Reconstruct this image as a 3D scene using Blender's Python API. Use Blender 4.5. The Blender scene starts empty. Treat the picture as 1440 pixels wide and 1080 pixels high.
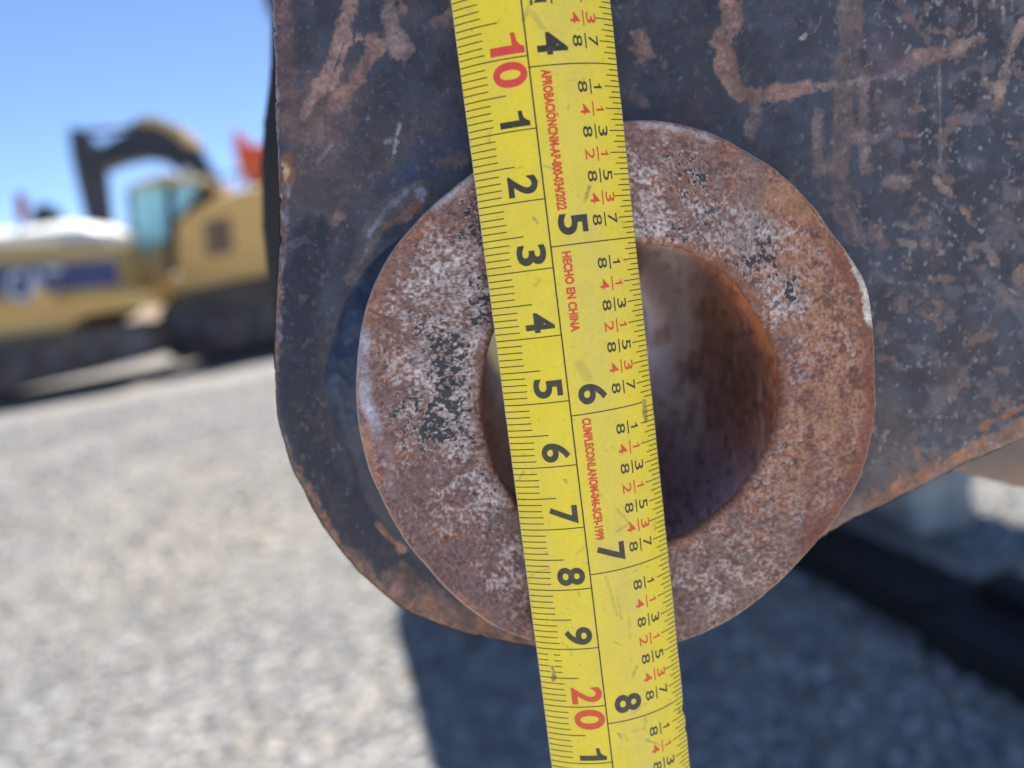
import bpy, bmesh, math, random
import numpy as np
from mathutils import Vector, Matrix
random.seed(4)
RNG = np.random.RandomState(7)
rad = math.radians

# ------------------------------------------------------------------ camera
F = 1080.0                     # focal length in photo pixels (1440 wide)
PITCH, ROLL, H = rad(9.5), rad(10.0), 0.85
fw = np.array([0, math.cos(PITCH), -math.sin(PITCH)])
up0 = np.array([0, math.sin(PITCH), math.cos(PITCH)])
rt0 = np.array([1.0, 0, 0])
cx = math.cos(ROLL) * rt0 - math.sin(ROLL) * up0
cy = math.sin(ROLL) * rt0 + math.cos(ROLL) * up0
CAM = np.array([0, 0, H])
sc = bpy.context.scene
cd = bpy.data.cameras.new('camera')
cam = bpy.data.objects.new('camera', cd)
sc.collection.objects.link(cam)
sc.camera = cam
m = Matrix.Identity(4)
for i in range(3):
    m[i][0], m[i][1], m[i][2], m[i][3] = cx[i], cy[i], -fw[i], CAM[i]
cam.matrix_world = m
cd.sensor_width = 36.0
cd.lens = 27.0
cd.clip_start = 0.01
cd.clip_end = 3000
cd.dof.use_dof = True
cd.dof.focus_distance = 0.1175
cd.dof.aperture_fstop = 8.8
cd.dof.aperture_blades = 0

# ------------------------------------------------------------------ world, sun, exposure
SUN_EL, SUN_AZ = rad(55), rad(-13)      # azimuth measured from +Y towards +X
w = bpy.data.worlds.new('World')
sc.world = w
w.use_nodes = True
nt = w.node_tree
nt.nodes.clear()
sky = nt.nodes.new('ShaderNodeTexSky')
sky.sky_type = 'NISHITA'
sky.sun_disc = False
sky.sun_elevation = SUN_EL
sky.sun_rotation = SUN_AZ
sky.altitude = 2500
sky.air_density = 0.75
sky.dust_density = 0.1
sky.ozone_density = 3.0
bg = nt.nodes.new('ShaderNodeBackground')
bg.inputs[1].default_value = 0.10
ow = nt.nodes.new('ShaderNodeOutputWorld')
nt.links.new(sky.outputs[0], bg.inputs[0])
nt.links.new(bg.outputs[0], ow.inputs[0])
sd = bpy.data.lights.new('sun', 'SUN')
sd.energy = 5.0
sd.angle = rad(0.53)
sd.color = (1.0, 0.95, 0.87)
so = bpy.data.objects.new('sun', sd)
sc.collection.objects.link(so)
sdir = Vector((math.sin(SUN_AZ) * math.cos(SUN_EL), math.cos(SUN_AZ) * math.cos(SUN_EL), math.sin(SUN_EL)))
so.rotation_euler = sdir.to_track_quat('Z', 'Y').to_euler()
so.location = (0, 0, 30)
sc.view_settings.view_transform = 'Standard'
sc.view_settings.look = 'None'
sc.view_settings.gamma = 1.0
sc.view_settings.use_curve_mapping = False
sc.view_settings.exposure = 1.0

# ------------------------------------------------------------------ helpers
def ray(x, y):
    x = np.asarray(x, float); y = np.asarray(y, float)
    return ((x - 720) / F)[..., None] * cx - ((y - 540) / F)[..., None] * cy + fw

def at(x, y, Y):
    """photo pixel -> world point on the vertical plane at distance Y"""
    d = ray(x, y)
    return CAM + d * (Y / d[..., 1])[..., None]

def ground(x, y, z=0.0):
    d = ray(x, y)
    return CAM + d * ((z - H) / d[..., 2])[..., None]

def pix(P):
    """world points -> photo pixels"""
    V = P - CAM
    z = V @ fw
    return 720 + F * (V @ cx) / z, 540 - F * (V @ cy) / z

def lin(c):
    c = np.asarray(c, float) / 255.0
    return np.where(c <= 0.04045, c / 12.92, ((c + 0.055) / 1.055) ** 2.4)

def lin4(c, k=1.0):
    v = np.clip(lin(c) * k, 0, 1)
    return (float(v[0]), float(v[1]), float(v[2]), 1.0)

TAB = RNG.rand(8, 256, 256)
def vn(x, y, s=0):
    x = np.asarray(x, float) + 1000.3 * (s + 1); y = np.asarray(y, float) + 733.7 * (s + 1)
    xi = np.floor(x).astype(int); yi = np.floor(y).astype(int)
    fx = x - xi; fy = y - yi
    fx = fx * fx * (3 - 2 * fx); fy = fy * fy * (3 - 2 * fy)
    T = TAB[s % 8]
    a = T[xi & 255, yi & 255]; b = T[(xi + 1) & 255, yi & 255]
    c = T[xi & 255, (yi + 1) & 255]; d = T[(xi + 1) & 255, (yi + 1) & 255]
    return (a * (1 - fx) + b * fx) * (1 - fy) + (c * (1 - fx) + d * fx) * fy

def fbm(x, y, s=0, o=4):
    """0..1 fractal noise, mean 0.5"""
    r = 0.0; a = 1.0; t = 0.0
    for k in range(o):
        r = r + a * vn(x * 2 ** k, y * 2 ** k, s + k)
        t += a; a *= 0.55
    return r / t

def ss(a, b, x):
    t = np.clip((x - a) / (b - a), 0, 1)
    return t * t * (3 - 2 * t)

def polyd(px, py, pts, closed=False):
    """distance to a polyline"""
    best = np.full(np.shape(px), 1e9)
    n = len(pts)
    if n == 1:
        return np.hypot(px - pts[0][0], py - pts[0][1])
    for i in range(n if closed else n - 1):
        ax, ay = pts[i]; bx, by = pts[(i + 1) % n]
        dx, dy = bx - ax, by - ay
        t = np.clip(((px - ax) * dx + (py - ay) * dy) / (dx * dx + dy * dy + 1e-12), 0, 1)
        best = np.minimum(best, np.hypot(px - ax - t * dx, py - ay - t * dy))
    return best

def inside(px, py, pts):
    r = np.zeros(np.shape(px), bool)
    n = len(pts)
    for i in range(n):
        ax, ay = pts[i]; bx, by = pts[(i + 1) % n]
        if ay == by:
            continue
        c = ((ay > py) != (by > py)) & (px < (bx - ax) * (py - ay) / (by - ay) + ax)
        r ^= c
    return r

def mixc(col, c, mask):
    return col + (lin(c) - col) * mask[..., None]

def mesh_np(name, V, faces, mat, parent=None, origin=None, smooth=True, col=None, rgh=None):
    me = bpy.data.meshes.new(name)
    V = np.asarray(V, float)
    o = np.zeros(3) if origin is None else np.asarray(origin, float)
    if isinstance(faces, np.ndarray):
        k = faces.shape[1]
        me.vertices.add(len(V)); me.vertices.foreach_set('co', (V - o).astype(np.float32).ravel())
        me.loops.add(faces.size); me.loops.foreach_set('vertex_index', faces.astype(np.int32).ravel())
        me.polygons.add(len(faces))
        me.polygons.foreach_set('loop_start', np.arange(0, faces.size, k, dtype=np.int32))
        me.update(calc_edges=True)
    else:
        me.from_pydata([tuple(v) for v in (V - o)], [], [list(f) for f in faces])
        me.update()
    me.validate()
    me.polygons.foreach_set('use_smooth', np.full(len(me.polygons), smooth, bool))
    if col is not None:
        at_ = me.attributes.new('col', 'FLOAT_COLOR', 'POINT')
        c4 = np.ones((len(V), 4), np.float32); c4[:, :3] = np.clip(col, 0, 1)
        at_.data.foreach_set('color', c4.ravel())
    if rgh is not None:
        ar = me.attributes.new('rgh', 'FLOAT', 'POINT')
        ar.data.foreach_set('value', np.clip(rgh, 0.02, 1).astype(np.float32))
    me.materials.append(mat)
    ob = bpy.data.objects.new(name, me)
    sc.collection.objects.link(ob)
    if parent is not None:
        ob.parent = parent
        pl = parent_loc(parent)
        ob.location = Vector(o) - pl
    else:
        ob.location = Vector(o)
    return ob

def parent_loc(p):
    l = Vector((0, 0, 0))
    while p is not None:
        l = l + Vector(p.location); p = p.parent
    return l

def thing(name, label, cat, loc, group=None):
    o = bpy.data.objects.new(name, None)
    o.empty_display_size = 0.1
    sc.collection.objects.link(o)
    o.location = loc
    tag(o, label, cat, group)
    return o

def tag(o, label=None, cat=None, group=None, kind=None):
    if label: o['label'] = label
    if cat: o['category'] = cat
    if group: o['group'] = group
    if kind: o['kind'] = kind
    return o

def fix_normals(ob):
    bm = bmesh.new(); bm.from_mesh(ob.data)
    bmesh.ops.recalc_face_normals(bm, faces=bm.faces)
    bm.to_mesh(ob.data); bm.free()
    return ob

def prism(name, pts, Y, depth, mat, parent, bevel=0.03, hole=None):
    """outline of photo pixels unprojected at distance Y and given real depth (away from the viewer)"""
    P = at([p[0] for p in pts], [p[1] for p in pts], Y)
    c = P.mean(0); c[1] = Y
    return solid(name, [(q[0], q[2]) for q in P], Y, depth, mat, parent, bevel)

def solid(name, xz, Y, depth, mat, parent, bevel=0.03):
    bm = bmesh.new()
    c = np.mean(np.array(xz), 0)
    vs = [bm.verts.new((x - c[0], 0, z - c[1])) for x, z in xz]
    f = bm.faces.new(vs)
    r = bmesh.ops.extrude_face_region(bm, geom=[f])
    for v in r['geom']:
        if isinstance(v, bmesh.types.BMVert):
            v.co.y += depth
    bmesh.ops.recalc_face_normals(bm, faces=bm.faces)
    if bevel > 0:
        bmesh.ops.bevel(bm, geom=bm.edges[:], offset=bevel, segments=2, affect='EDGES', profile=0.6, clamp_overlap=True)
    me = bpy.data.meshes.new(name); bm.to_mesh(me); bm.free()
    me.materials.append(mat)
    ob = bpy.data.objects.new(name, me); sc.collection.objects.link(ob)
    loc = Vector((c[0], Y, c[1]))
    if parent is not None:
        ob.parent = parent; loc = loc - parent_loc(parent)
    ob.location = loc
    return ob

def box(name, lo, hi, mat, parent=None, bevel=0.01):
    return solid(name, [(lo[0], lo[2]), (hi[0], lo[2]), (hi[0], hi[2]), (lo[0], hi[2])], lo[1], hi[1] - lo[1], mat, parent, bevel)

def cyl(name, a, b, r, mat, parent=None, n=24):
    a = Vector(a); b = Vector(b)
    bm = bmesh.new()
    bmesh.ops.create_cone(bm, cap_ends=True, segments=n, radius1=r, radius2=r, depth=(b - a).length)
    q = (b - a).to_track_quat('Z', 'Y')
    bmesh.ops.rotate(bm, verts=bm.verts, cent=(0, 0, 0), matrix=q.to_matrix())
    bmesh.ops.bevel(bm, geom=[e for e in bm.edges if len(e.link_faces) == 2 and e.calc_face_angle() > 1], offset=r * 0.12, segments=2, affect='EDGES')
    me = bpy.data.meshes.new(name); bm.to_mesh(me); bm.free()
    me.materials.append(mat)
    for p in me.polygons: p.use_smooth = len(p.vertices) == 4
    ob = bpy.data.objects.new(name, me); sc.collection.objects.link(ob)
    loc = (a + b) / 2
    if parent is not None:
        ob.parent = parent; loc = loc - parent_loc(parent)
    ob.location = loc
    return ob

# ------------------------------------------------------------------ materials
def newmat(name):
    mt = bpy.data.materials.new(name); mt.use_nodes = True
    n = mt.node_tree; n.nodes.clear()
    o = n.nodes.new('ShaderNodeOutputMaterial'); b = n.nodes.new('ShaderNodeBsdfPrincipled')
    n.links.new(b.outputs[0], o.inputs[0])
    return mt, n, b

def N(n, t, **kw):
    x = n.nodes.new(t)
    for k, v in kw.items():
        if hasattr(x, k): setattr(x, k, v)
        else: x.inputs[k].default_value = v
    return x

def painted(name, scales=(900, 3500), var=0.35, bump=0.5, dist=0.00012, spec=0.4, metal=0.0, coat=0.0):
    """colour and roughness from the mesh's own wear attributes, plus fine procedural grain"""
    mt, n, b = newmat(name)
    a = N(n, 'ShaderNodeAttribute', attribute_name='col'); rg = N(n, 'ShaderNodeAttribute', attribute_name='rgh')
    tc = N(n, 'ShaderNodeTexCoord')
    n1 = N(n, 'ShaderNodeTexNoise', Scale=scales[0], Detail=5.0, Roughness=0.65)
    n2 = N(n, 'ShaderNodeTexNoise', Scale=scales[1], Detail=3.0, Roughness=0.6)
    for q in (n1, n2): n.links.new(tc.outputs['Object'], q.inputs['Vector'])
    ad = N(n, 'ShaderNodeMath', operation='ADD'); n.links.new(n1.outputs[0], ad.inputs[0]); n.links.new(n2.outputs[0], ad.inputs[1])
    mr = N(n, 'ShaderNodeMapRange'); mr.inputs[1].default_value = 0.7; mr.inputs[2].default_value = 1.3
    mr.inputs[3].default_value = 1 - var; mr.inputs[4].default_value = 1 + var
    n.links.new(ad.outputs[0], mr.inputs[0])
    mu = N(n, 'ShaderNodeVectorMath', operation='MULTIPLY')
    n.links.new(a.outputs['Color'], mu.inputs[0]); n.links.new(mr.outputs[0], mu.inputs[1])
    n.links.new(mu.outputs[0], b.inputs['Base Color'])
    n.links.new(rg.outputs['Fac'], b.inputs['Roughness'])
    bp = N(n, 'ShaderNodeBump', Strength=bump, Distance=dist)
    n.links.new(ad.outputs[0], bp.inputs['Height']); n.links.new(bp.outputs[0], b.inputs['Normal'])
    b.inputs['Specular IOR Level'].default_value = spec
    b.inputs['Metallic'].default_value = metal
    b.inputs['Coat Weight'].default_value = coat
    return mt

def worn(name, c1, c2, scale=3.0, rough=0.6, k=1.0, bump=0.2, metal=0.0, c3=None, dist=0.01):
    mt, n, b = newmat(name)
    tc = N(n, 'ShaderNodeTexCoord')
    ns = N(n, 'ShaderNodeTexNoise', Scale=scale, Detail=6.0, Roughness=0.62)
    n.links.new(tc.outputs['Object'], ns.inputs['Vector'])
    cr = N(n, 'ShaderNodeValToRGB')
    cr.color_ramp.elements[0].position = 0.38; cr.color_ramp.elements[0].color = lin4(c1, k)
    cr.color_ramp.elements[1].position = 0.66; cr.color_ramp.elements[1].color = lin4(c2, k)
    if c3:
        e = cr.color_ramp.elements.new(0.78); e.color = lin4(c3, k)
    n.links.new(ns.outputs[0], cr.inputs[0]); n.links.new(cr.outputs[0], b.inputs['Base Color'])
    b.inputs['Roughness'].default_value = rough; b.inputs['Metallic'].default_value = metal
    bp = N(n, 'ShaderNodeBump', Strength=bump, Distance=dist)
    n.links.new(ns.outputs[0], bp.inputs['Height']); n.links.new(bp.outputs[0], b.inputs['Normal'])
    return mt

M_yellow = worn('yellow_machine_paint', (246, 192, 108), (252, 206, 128), 1.2, 0.45)
M_olive = worn('dull_yellow_paint', (188, 160, 104), (206, 180, 126), 1.2, 0.5)
M_black = worn('black_machine_paint', (34, 36, 46), (62, 62, 72), 1.5, 0.5)
M_track = worn('track_steel', (70, 64, 64), (124, 108, 100), 2.5, 0.75)
M_panel = worn('navy_panel', (60, 62, 108), (76, 80, 130), 1.0, 0.45)
M_white = worn('white_roof_paint', (232, 232, 230), (244, 244, 242), 1.0, 0.5)
M_letter = worn('white_lettering', (214, 218, 230), (232, 234, 240), 1.0, 0.5)
M_orange = worn('orange_paint', (226, 84, 36), (240, 108, 50), 1.5, 0.5)
M_red = worn('dark_red_paint', (130, 34, 34), (150, 46, 40), 1.5, 0.5)
M_brown = worn('brown_grille', (140, 112, 92), (156, 126, 104), 2.0, 0.7)
M_grey = worn('grey_worn_steel', (88, 88, 94), (124, 118, 116), 9.0, 0.6)
M_blacks = worn('black_matt_steel', (8, 10, 16), (20, 20, 26), 14.0, 0.85)
M_lgrey = worn('pale_scuffed_steel', (150, 148, 148), (206, 198, 190), 14.0, 0.7)
M_darkst = worn('dark_greasy_steel', (18, 19, 24), (40, 38, 42), 14.0, 0.65)
M_tan = worn('tan_rusted_steel', (104, 98, 96), (140, 116, 100), 60.0, 0.7, c3=(150, 100, 70), dist=0.002)
M_glass, _n, _b = newmat('tinted_cab_glass')
_b.inputs['Base Color'].default_value = (0.42, 0.84, 0.90, 1); _b.inputs['Roughness'].default_value = 0.08
_b.inputs['Specular IOR Level'].default_value = 0.7

# ------------------------------------------------------------------ setting: ground
def make_ground():
    mt, n, b = newmat('gravel')
    tc = N(n, 'ShaderNodeTexCoord')
    big = N(n, 'ShaderNodeTexNoise', Scale=0.9, Detail=5.0, Roughness=0.6)
    mid = N(n, 'ShaderNodeTexNoise', Scale=9.0, Detail=6.0, Roughness=0.75)
    vo = N(n, 'ShaderNodeTexVoronoi', Scale=38.0); vo.inputs['Randomness'].default_value = 1.0
    for q in (big, mid, vo): n.links.new(tc.outputs['Object'], q.inputs['Vector'])
    r1 = N(n, 'ShaderNodeValToRGB')
    r1.color_ramp.elements[0].position = 0.36; r1.color_ramp.elements[0].color = (0.245, 0.245, 0.248, 1)
    r1.color_ramp.elements[1].position = 0.68; r1.color_ramp.elements[1].color = (0.35, 0.315, 0.262, 1)
    n.links.new(big.outputs[0], r1.inputs[0])
    r2 = N(n, 'ShaderNodeValToRGB')
    r2.color_ramp.elements[0].position = 0.3; r2.color_ramp.elements[0].color = (0.54, 0.54, 0.56, 1)
    r2.color_ramp.elements[1].position = 0.7; r2.color_ramp.elements[1].color = (1.25, 1.22, 1.18, 1)
    n.links.new(mid.outputs[0], r2.inputs[0])
    mu = N(n, 'ShaderNodeMix', data_type='RGBA', blend_type='MULTIPLY'); mu.inputs[0].default_value = 1.0
    n.links.new(r1.outputs[0], mu.inputs[6]); n.links.new(r2.outputs[0], mu.inputs[7])
    r3 = N(n, 'ShaderNodeMapRange'); r3.inputs[1].default_value = 0; r3.inputs[2].default_value = 1; r3.inputs[3].default_value = 0.65; r3.inputs[4].default_value = 1.35
    sp = N(n, 'ShaderNodeSeparateColor'); n.links.new(vo.outputs['Color'], sp.inputs[0]); n.links.new(sp.outputs[0], r3.inputs[0])
    m2 = N(n, 'ShaderNodeVectorMath', operation='MULTIPLY'); n.links.new(mu.outputs[2], m2.inputs[0]); n.links.new(r3.outputs[0], m2.inputs[1])
    n.links.new(m2.outputs[0], b.inputs['Base Color'])
    b.inputs['Roughness'].default_value = 0.9
    bp = N(n, 'ShaderNodeBump', Strength=0.7, Distance=0.02)
    n.links.new(vo.outputs['Distance'], bp.inputs['Height']); n.links.new(bp.outputs[0], b.inputs['Normal'])
    # rings getting coarser outwards, gently uneven
    rs = np.concatenate([[0], np.geomspace(0.3, 1500, 60)]); A = 96
    V = []; Fc = []
    for i, r in enumerate(rs):
        for a in range(A):
            t = 2 * math.pi * a / A
            x, y = r * math.cos(t), r * math.sin(t) + 3
            z = (float(fbm(x * 0.7, y * 0.7, 1, 3)) - 0.5) * 0.05 * min(1, r) if r < 40 else 0
            V.append((x, y, z))
    for i in range(len(rs) - 1):
        for a in range(A):
            b2 = (a + 1) % A
            Fc.append((i * A + a, (i + 1) * A + a, (i + 1) * A + b2, i * A + b2))
    g = mesh_np('ground', np.array(V), Fc, mt)
    tag(g, 'pale grey gravel yard, sunlit on the left and shaded lower right', kind='structure')
    # loose stones: far too many to count
    cols = [(0.35, 0.348, 0.342), (0.25, 0.253, 0.26), (0.50, 0.49, 0.47), (0.36, 0.32, 0.27), (0.16, 0.165, 0.175)]
    ico = bmesh.new(); bmesh.ops.create_icosphere(ico, subdivisions=1, radius=1)
    iv = np.array([v.co[:] for v in ico.verts]); iv_f = np.array([[v.index for v in f.verts] for f in ico.faces]); ico.free()
    n_s = 42000
    u = RNG.rand(n_s)
    Y = 0.9 + 7.5 * u ** 1.4
    X = (RNG.rand(n_s) * 1.75 - 1.0) * (Y * 0.82 + 0.4)
    s = 0.0045 + 0.009 * RNG.rand(n_s) ** 2 + 0.0010 * Y
    V = np.zeros((n_s, 12, 3)); C = np.zeros((n_s, 12, 3))
    th = RNG.rand(n_s) * 6.28
    sh = 1 + 0.35 * (RNG.rand(n_s, 12) - 0.5)
    a = iv[None] * s[:, None, None] * sh[..., None] * np.array([1.2, 0.85, 0.6])
    V[..., 0] = X[:, None] + a[..., 0] * np.cos(th)[:, None] - a[..., 1] * np.sin(th)[:, None]
    V[..., 1] = Y[:, None] + a[..., 0] * np.sin(th)[:, None] + a[..., 1] * np.cos(th)[:, None]
    zg = (fbm(X * 0.7, Y * 0.7, 1, 3) - 0.5) * 0.05
    V[..., 2] = (zg + s * 0.2)[:, None] + a[..., 2]
    C[:] = np.array(cols)[RNG.choice(5, n_s, p=[.34, .28, .12, .16, .10])][:, None]
    Fc = (iv_f[None] + (np.arange(n_s) * 12)[:, None, None]).reshape(-1, 3)
    st = mesh_np('gravel_stones', V.reshape(-1, 3), Fc, painted('stone', (60, 300), 0.25, 0.2, 0.001), smooth=False,
                 col=C.reshape(-1, 3), rgh=np.full(n_s * 12, 0.85))
    tag(st, 'loose pale and dark gravel stones scattered over the yard', kind='stuff')
make_ground()

def bounce_apron():  # invented slabs out of view, bouncing sunlight onto the shaded plate and tape
    mt, n, b = newmat('pale_bounce_concrete')
    tc = N(n, 'ShaderNodeTexCoord'); ns = N(n, 'ShaderNodeTexNoise', Scale=1.5, Detail=8.0, Roughness=0.65)
    n.links.new(tc.outputs['Object'], ns.inputs[0])
    cr = N(n, 'ShaderNodeValToRGB'); cr.color_ramp.elements[0].position = .3; cr.color_ramp.elements[0].color = (.50, .475, .43, 1)
    cr.color_ramp.elements[1].position = .7; cr.color_ramp.elements[1].color = (.64, .61, .56, 1)
    n.links.new(ns.outputs[0], cr.inputs[0]); n.links.new(cr.outputs[0], b.inputs['Base Color']); b.inputs['Roughness'].default_value = .85
    for i in range(4):
        for j in range(3):
            o = box('bounce_slab', (-9 + i * 4.5, -13 + j * 4.25, -0.10), (-4.515 + i * 4.5, -8.765 + j * 4.25, 0.045), mt, None, 0.01)
            tag(o, 'added pale slab behind the camera, bouncing sunlight onto plate and tape', kind='structure')
bounce_apron()

# ------------------------------------------------------------------ machines in the background
def crawler(pts, Y, width, parent, wheels):
    tr = prism('crawler_track', pts, Y, width, M_track, parent, 0.05)
    for (x, y, r) in wheels:
        c = at(x, y, Y)
        cyl('wheel', (c[0], Y - 0.05, c[2]), (c[0], Y + 0.02, c[2]), r, M_grey, tr, 20)
    # shoe plates round the belt
    P = at([p[0] for p in pts], [p[1] for p in pts], Y)[:, [0, 2]]
    n = len(P); k = 0
    proto = None
    for i in range(n):
        a, b = P[i], P[(i + 1) % n]
        L = np.linalg.norm(b - a); m_ = max(1, int(L / 0.24))
        for j in range(m_):
            q = a + (b - a) * (j + .5) / m_
            ang = math.atan2(b[1] - a[1], b[0] - a[0])
            if proto is None:
                s_ = box('shoe', (-0.09, -0.03, -0.028), (0.09, width + 0.03, 0.028), M_track, None, 0.008)
                s_.parent = tr; proto = s_
            else:
                s_ = proto.copy(); sc.collection.objects.link(s_); s_.parent = tr
            s_.location = Vector((q[0], Y + (-0.03 if False else 0) + (width / 2) * 0, q[1])) - parent_loc(tr)
            s_.rotation_euler = (0, -ang, 0)

def right_excavator():
    Y = 12.2
    c = at(300, 450, Y)
    t = thing('excavator', 'yellow excavator with black raised boom and blue-tinted cab, right of the navy-panelled machine', 'excavator', (float(c[0]), Y + 1, 0), 'machines parked across the yard')
    for dy in (-0.6, 1.7):
        crawler([(222, 446), (236, 424), (262, 412), (440, 382), (470, 392), (478, 420), (462, 452), (430, 470), (258, 506), (230, 496), (218, 470)], Y + dy, 0.55, t,
                [(252, 460, .28), (300, 462, .13), (340, 454, .13), (380, 446, .13), (440, 428, .28)])
    prism('belly_shade_block', [(244, 440), (440, 408), (444, 462), (250, 496)], Y + 0.1, 1.5, M_darkst, t, 0.03)  # underbody filler added to stop sunlight passing between the tracks
    prism('turntable', [(262, 408), (420, 380), (424, 402), (266, 430)], Y, 1.5, M_darkst, t, 0.03)
    prism('deck', [(196, 402), (246, 388), (420, 350), (424, 378), (300, 402), (205, 428)], Y - 0.35, 2.2, M_yellow, t, 0.04)
    h = prism('engine_house', [(246, 312), (268, 296), (300, 276), (352, 262), (420, 250), (428, 352), (380, 362), (246, 388)], Y - 0.3, 2.1, M_yellow, t, 0.08)
    g = prism('grille', [(286, 312), (322, 304), (328, 354), (292, 362)], Y - 0.33, 0.05, M_brown, h, 0.01)
    for k in range(6):
        y0 = 316 + k * 8
        prism('slat', [(289, y0), (323, y0 - 8), (323.5, y0 - 5), (289.5, y0 + 3)], Y - 0.36, 0.03, M_brown, g, 0.004)
    prism('counterweight', [(428, 252), (470, 250), (476, 340), (430, 352)], Y - 0.35, 2.2, M_yellow, t, 0.08)
    cb = thing('cab', '', '', (0, 0, 0)); cb.parent = t
    for k in ('label', 'category'):
        if k in cb: del cb[k]
    pl = parent_loc(t)
    cc = at(235, 320, Y - 0.2)
    cb.location = Vector(cc) - pl
    D = 1.0
    # frame of posts, roof, back panel and separate panes
    prism('roof', [(176, 268), (182, 260), (232, 244), (290, 250), (298, 262), (234, 258)], Y - 0.28, D + 0.1, M_olive, cb, 0.03)
    prism('post', [(177, 268), (184, 268), (194, 388), (187, 389)], Y - 0.2, 0.09, M_black, cb, 0.01)
    prism('post', [(232, 258), (241, 258), (247, 382), (234, 384)], Y - 0.2, 0.09, M_black, cb, 0.01)
    prism('post', [(286, 256), (296, 262), (262, 300), (252, 304)], Y - 0.2, 0.09, M_black, cb, 0.01)
    prism('post', [(177, 268), (184, 268), (194, 388), (187, 389)], Y + 0.75, 0.09, M_black, cb, 0.01)
    prism('door_panel', [(216, 346), (246, 338), (248, 384), (216, 392)], Y - 0.19, 0.06, M_olive, cb, 0.01)
    prism('pane', [(184, 268), (206, 262), (214, 390), (194, 389)], Y - 0.17, 0.02, M_glass, cb, 0)
    prism('pane', [(208, 262), (231, 258), (234, 338), (214, 344)], Y - 0.165, 0.02, M_glass, cb, 0)
    prism('pane', [(241, 258), (286, 256), (252, 304), (243, 308)], Y - 0.15, 0.02, M_glass, cb, 0)
    prism('rear_panel', [(184, 264), (290, 254), (250, 384), (194, 390)], Y + 0.72, 0.05, M_black, cb, 0.01)
    prism('seat', [(222, 330), (232, 328), (236, 366), (216, 372)], Y + 0.1, 0.4, M_darkst, cb, 0.02)
    b = prism('boom', [(126, 210), (178, 184), (188, 168), (214, 164), (242, 178), (270, 204), (304, 258), (308, 300), (272, 300), (262, 268), (250, 242), (232, 228), (196, 222), (160, 230), (136, 240)], Y + 0.9, 0.45, M_black, t, 0.04)
    prism('boom_top_plate', [(190, 166), (214, 162), (246, 174), (274, 203), (264, 207), (240, 186), (212, 174), (194, 174)], Y + 0.84, 0.57, M_olive, b, 0.02)
    prism('stick', [(95, 180), (107, 178), (132, 210), (140, 250), (148, 318), (122, 322), (108, 262), (98, 214)], Y + 0.95, 0.35, M_black, t, 0.03)
    a = at(112, 188, Y + 1.1); e = at(196, 178, Y + 1.1)
    cyl('hydraulic_cylinder', a, e, 0.05, M_black, t, 14)
    for k, (x, y) in enumerate([(308, 262), (336, 254), (364, 247)]):
        q0 = at(x, y + 12, Y); q1 = at(x, y - 12, Y)
        cyl('rail_post', q0, q1, .02, M_black, t, 8)
    cyl('handrail', at(306, 251, Y), at(366, 235, Y), .02, M_black, t, 8)
    cyl('work_lamp', at(262, 244, Y - .3), at(262, 244, Y - .42), .08, M_white, t, 14)
    # bucket curled behind the other machine
    prism('bucket', [(122, 318), (150, 316), (172, 340), (166, 378), (134, 392), (120, 366)], Y + 0.75, 0.9, M_black, t, 0.04)
right_excavator()

def text_mesh(s, bold=0.0, space=1.0):
    cu = bpy.data.curves.new('lettering', 'FONT'); cu.body = s
    cu.offset = bold; cu.space_character = space; cu.resolution_u = 5
    ob = bpy.data.objects.new('lettering', cu); sc.collection.objects.link(ob)
    dg = bpy.context.evaluated_depsgraph_get()
    me = bpy.data.meshes.new_from_object(ob.evaluated_get(dg))
    bpy.data.objects.remove(ob); bpy.data.curves.remove(cu)
    return me

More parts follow.
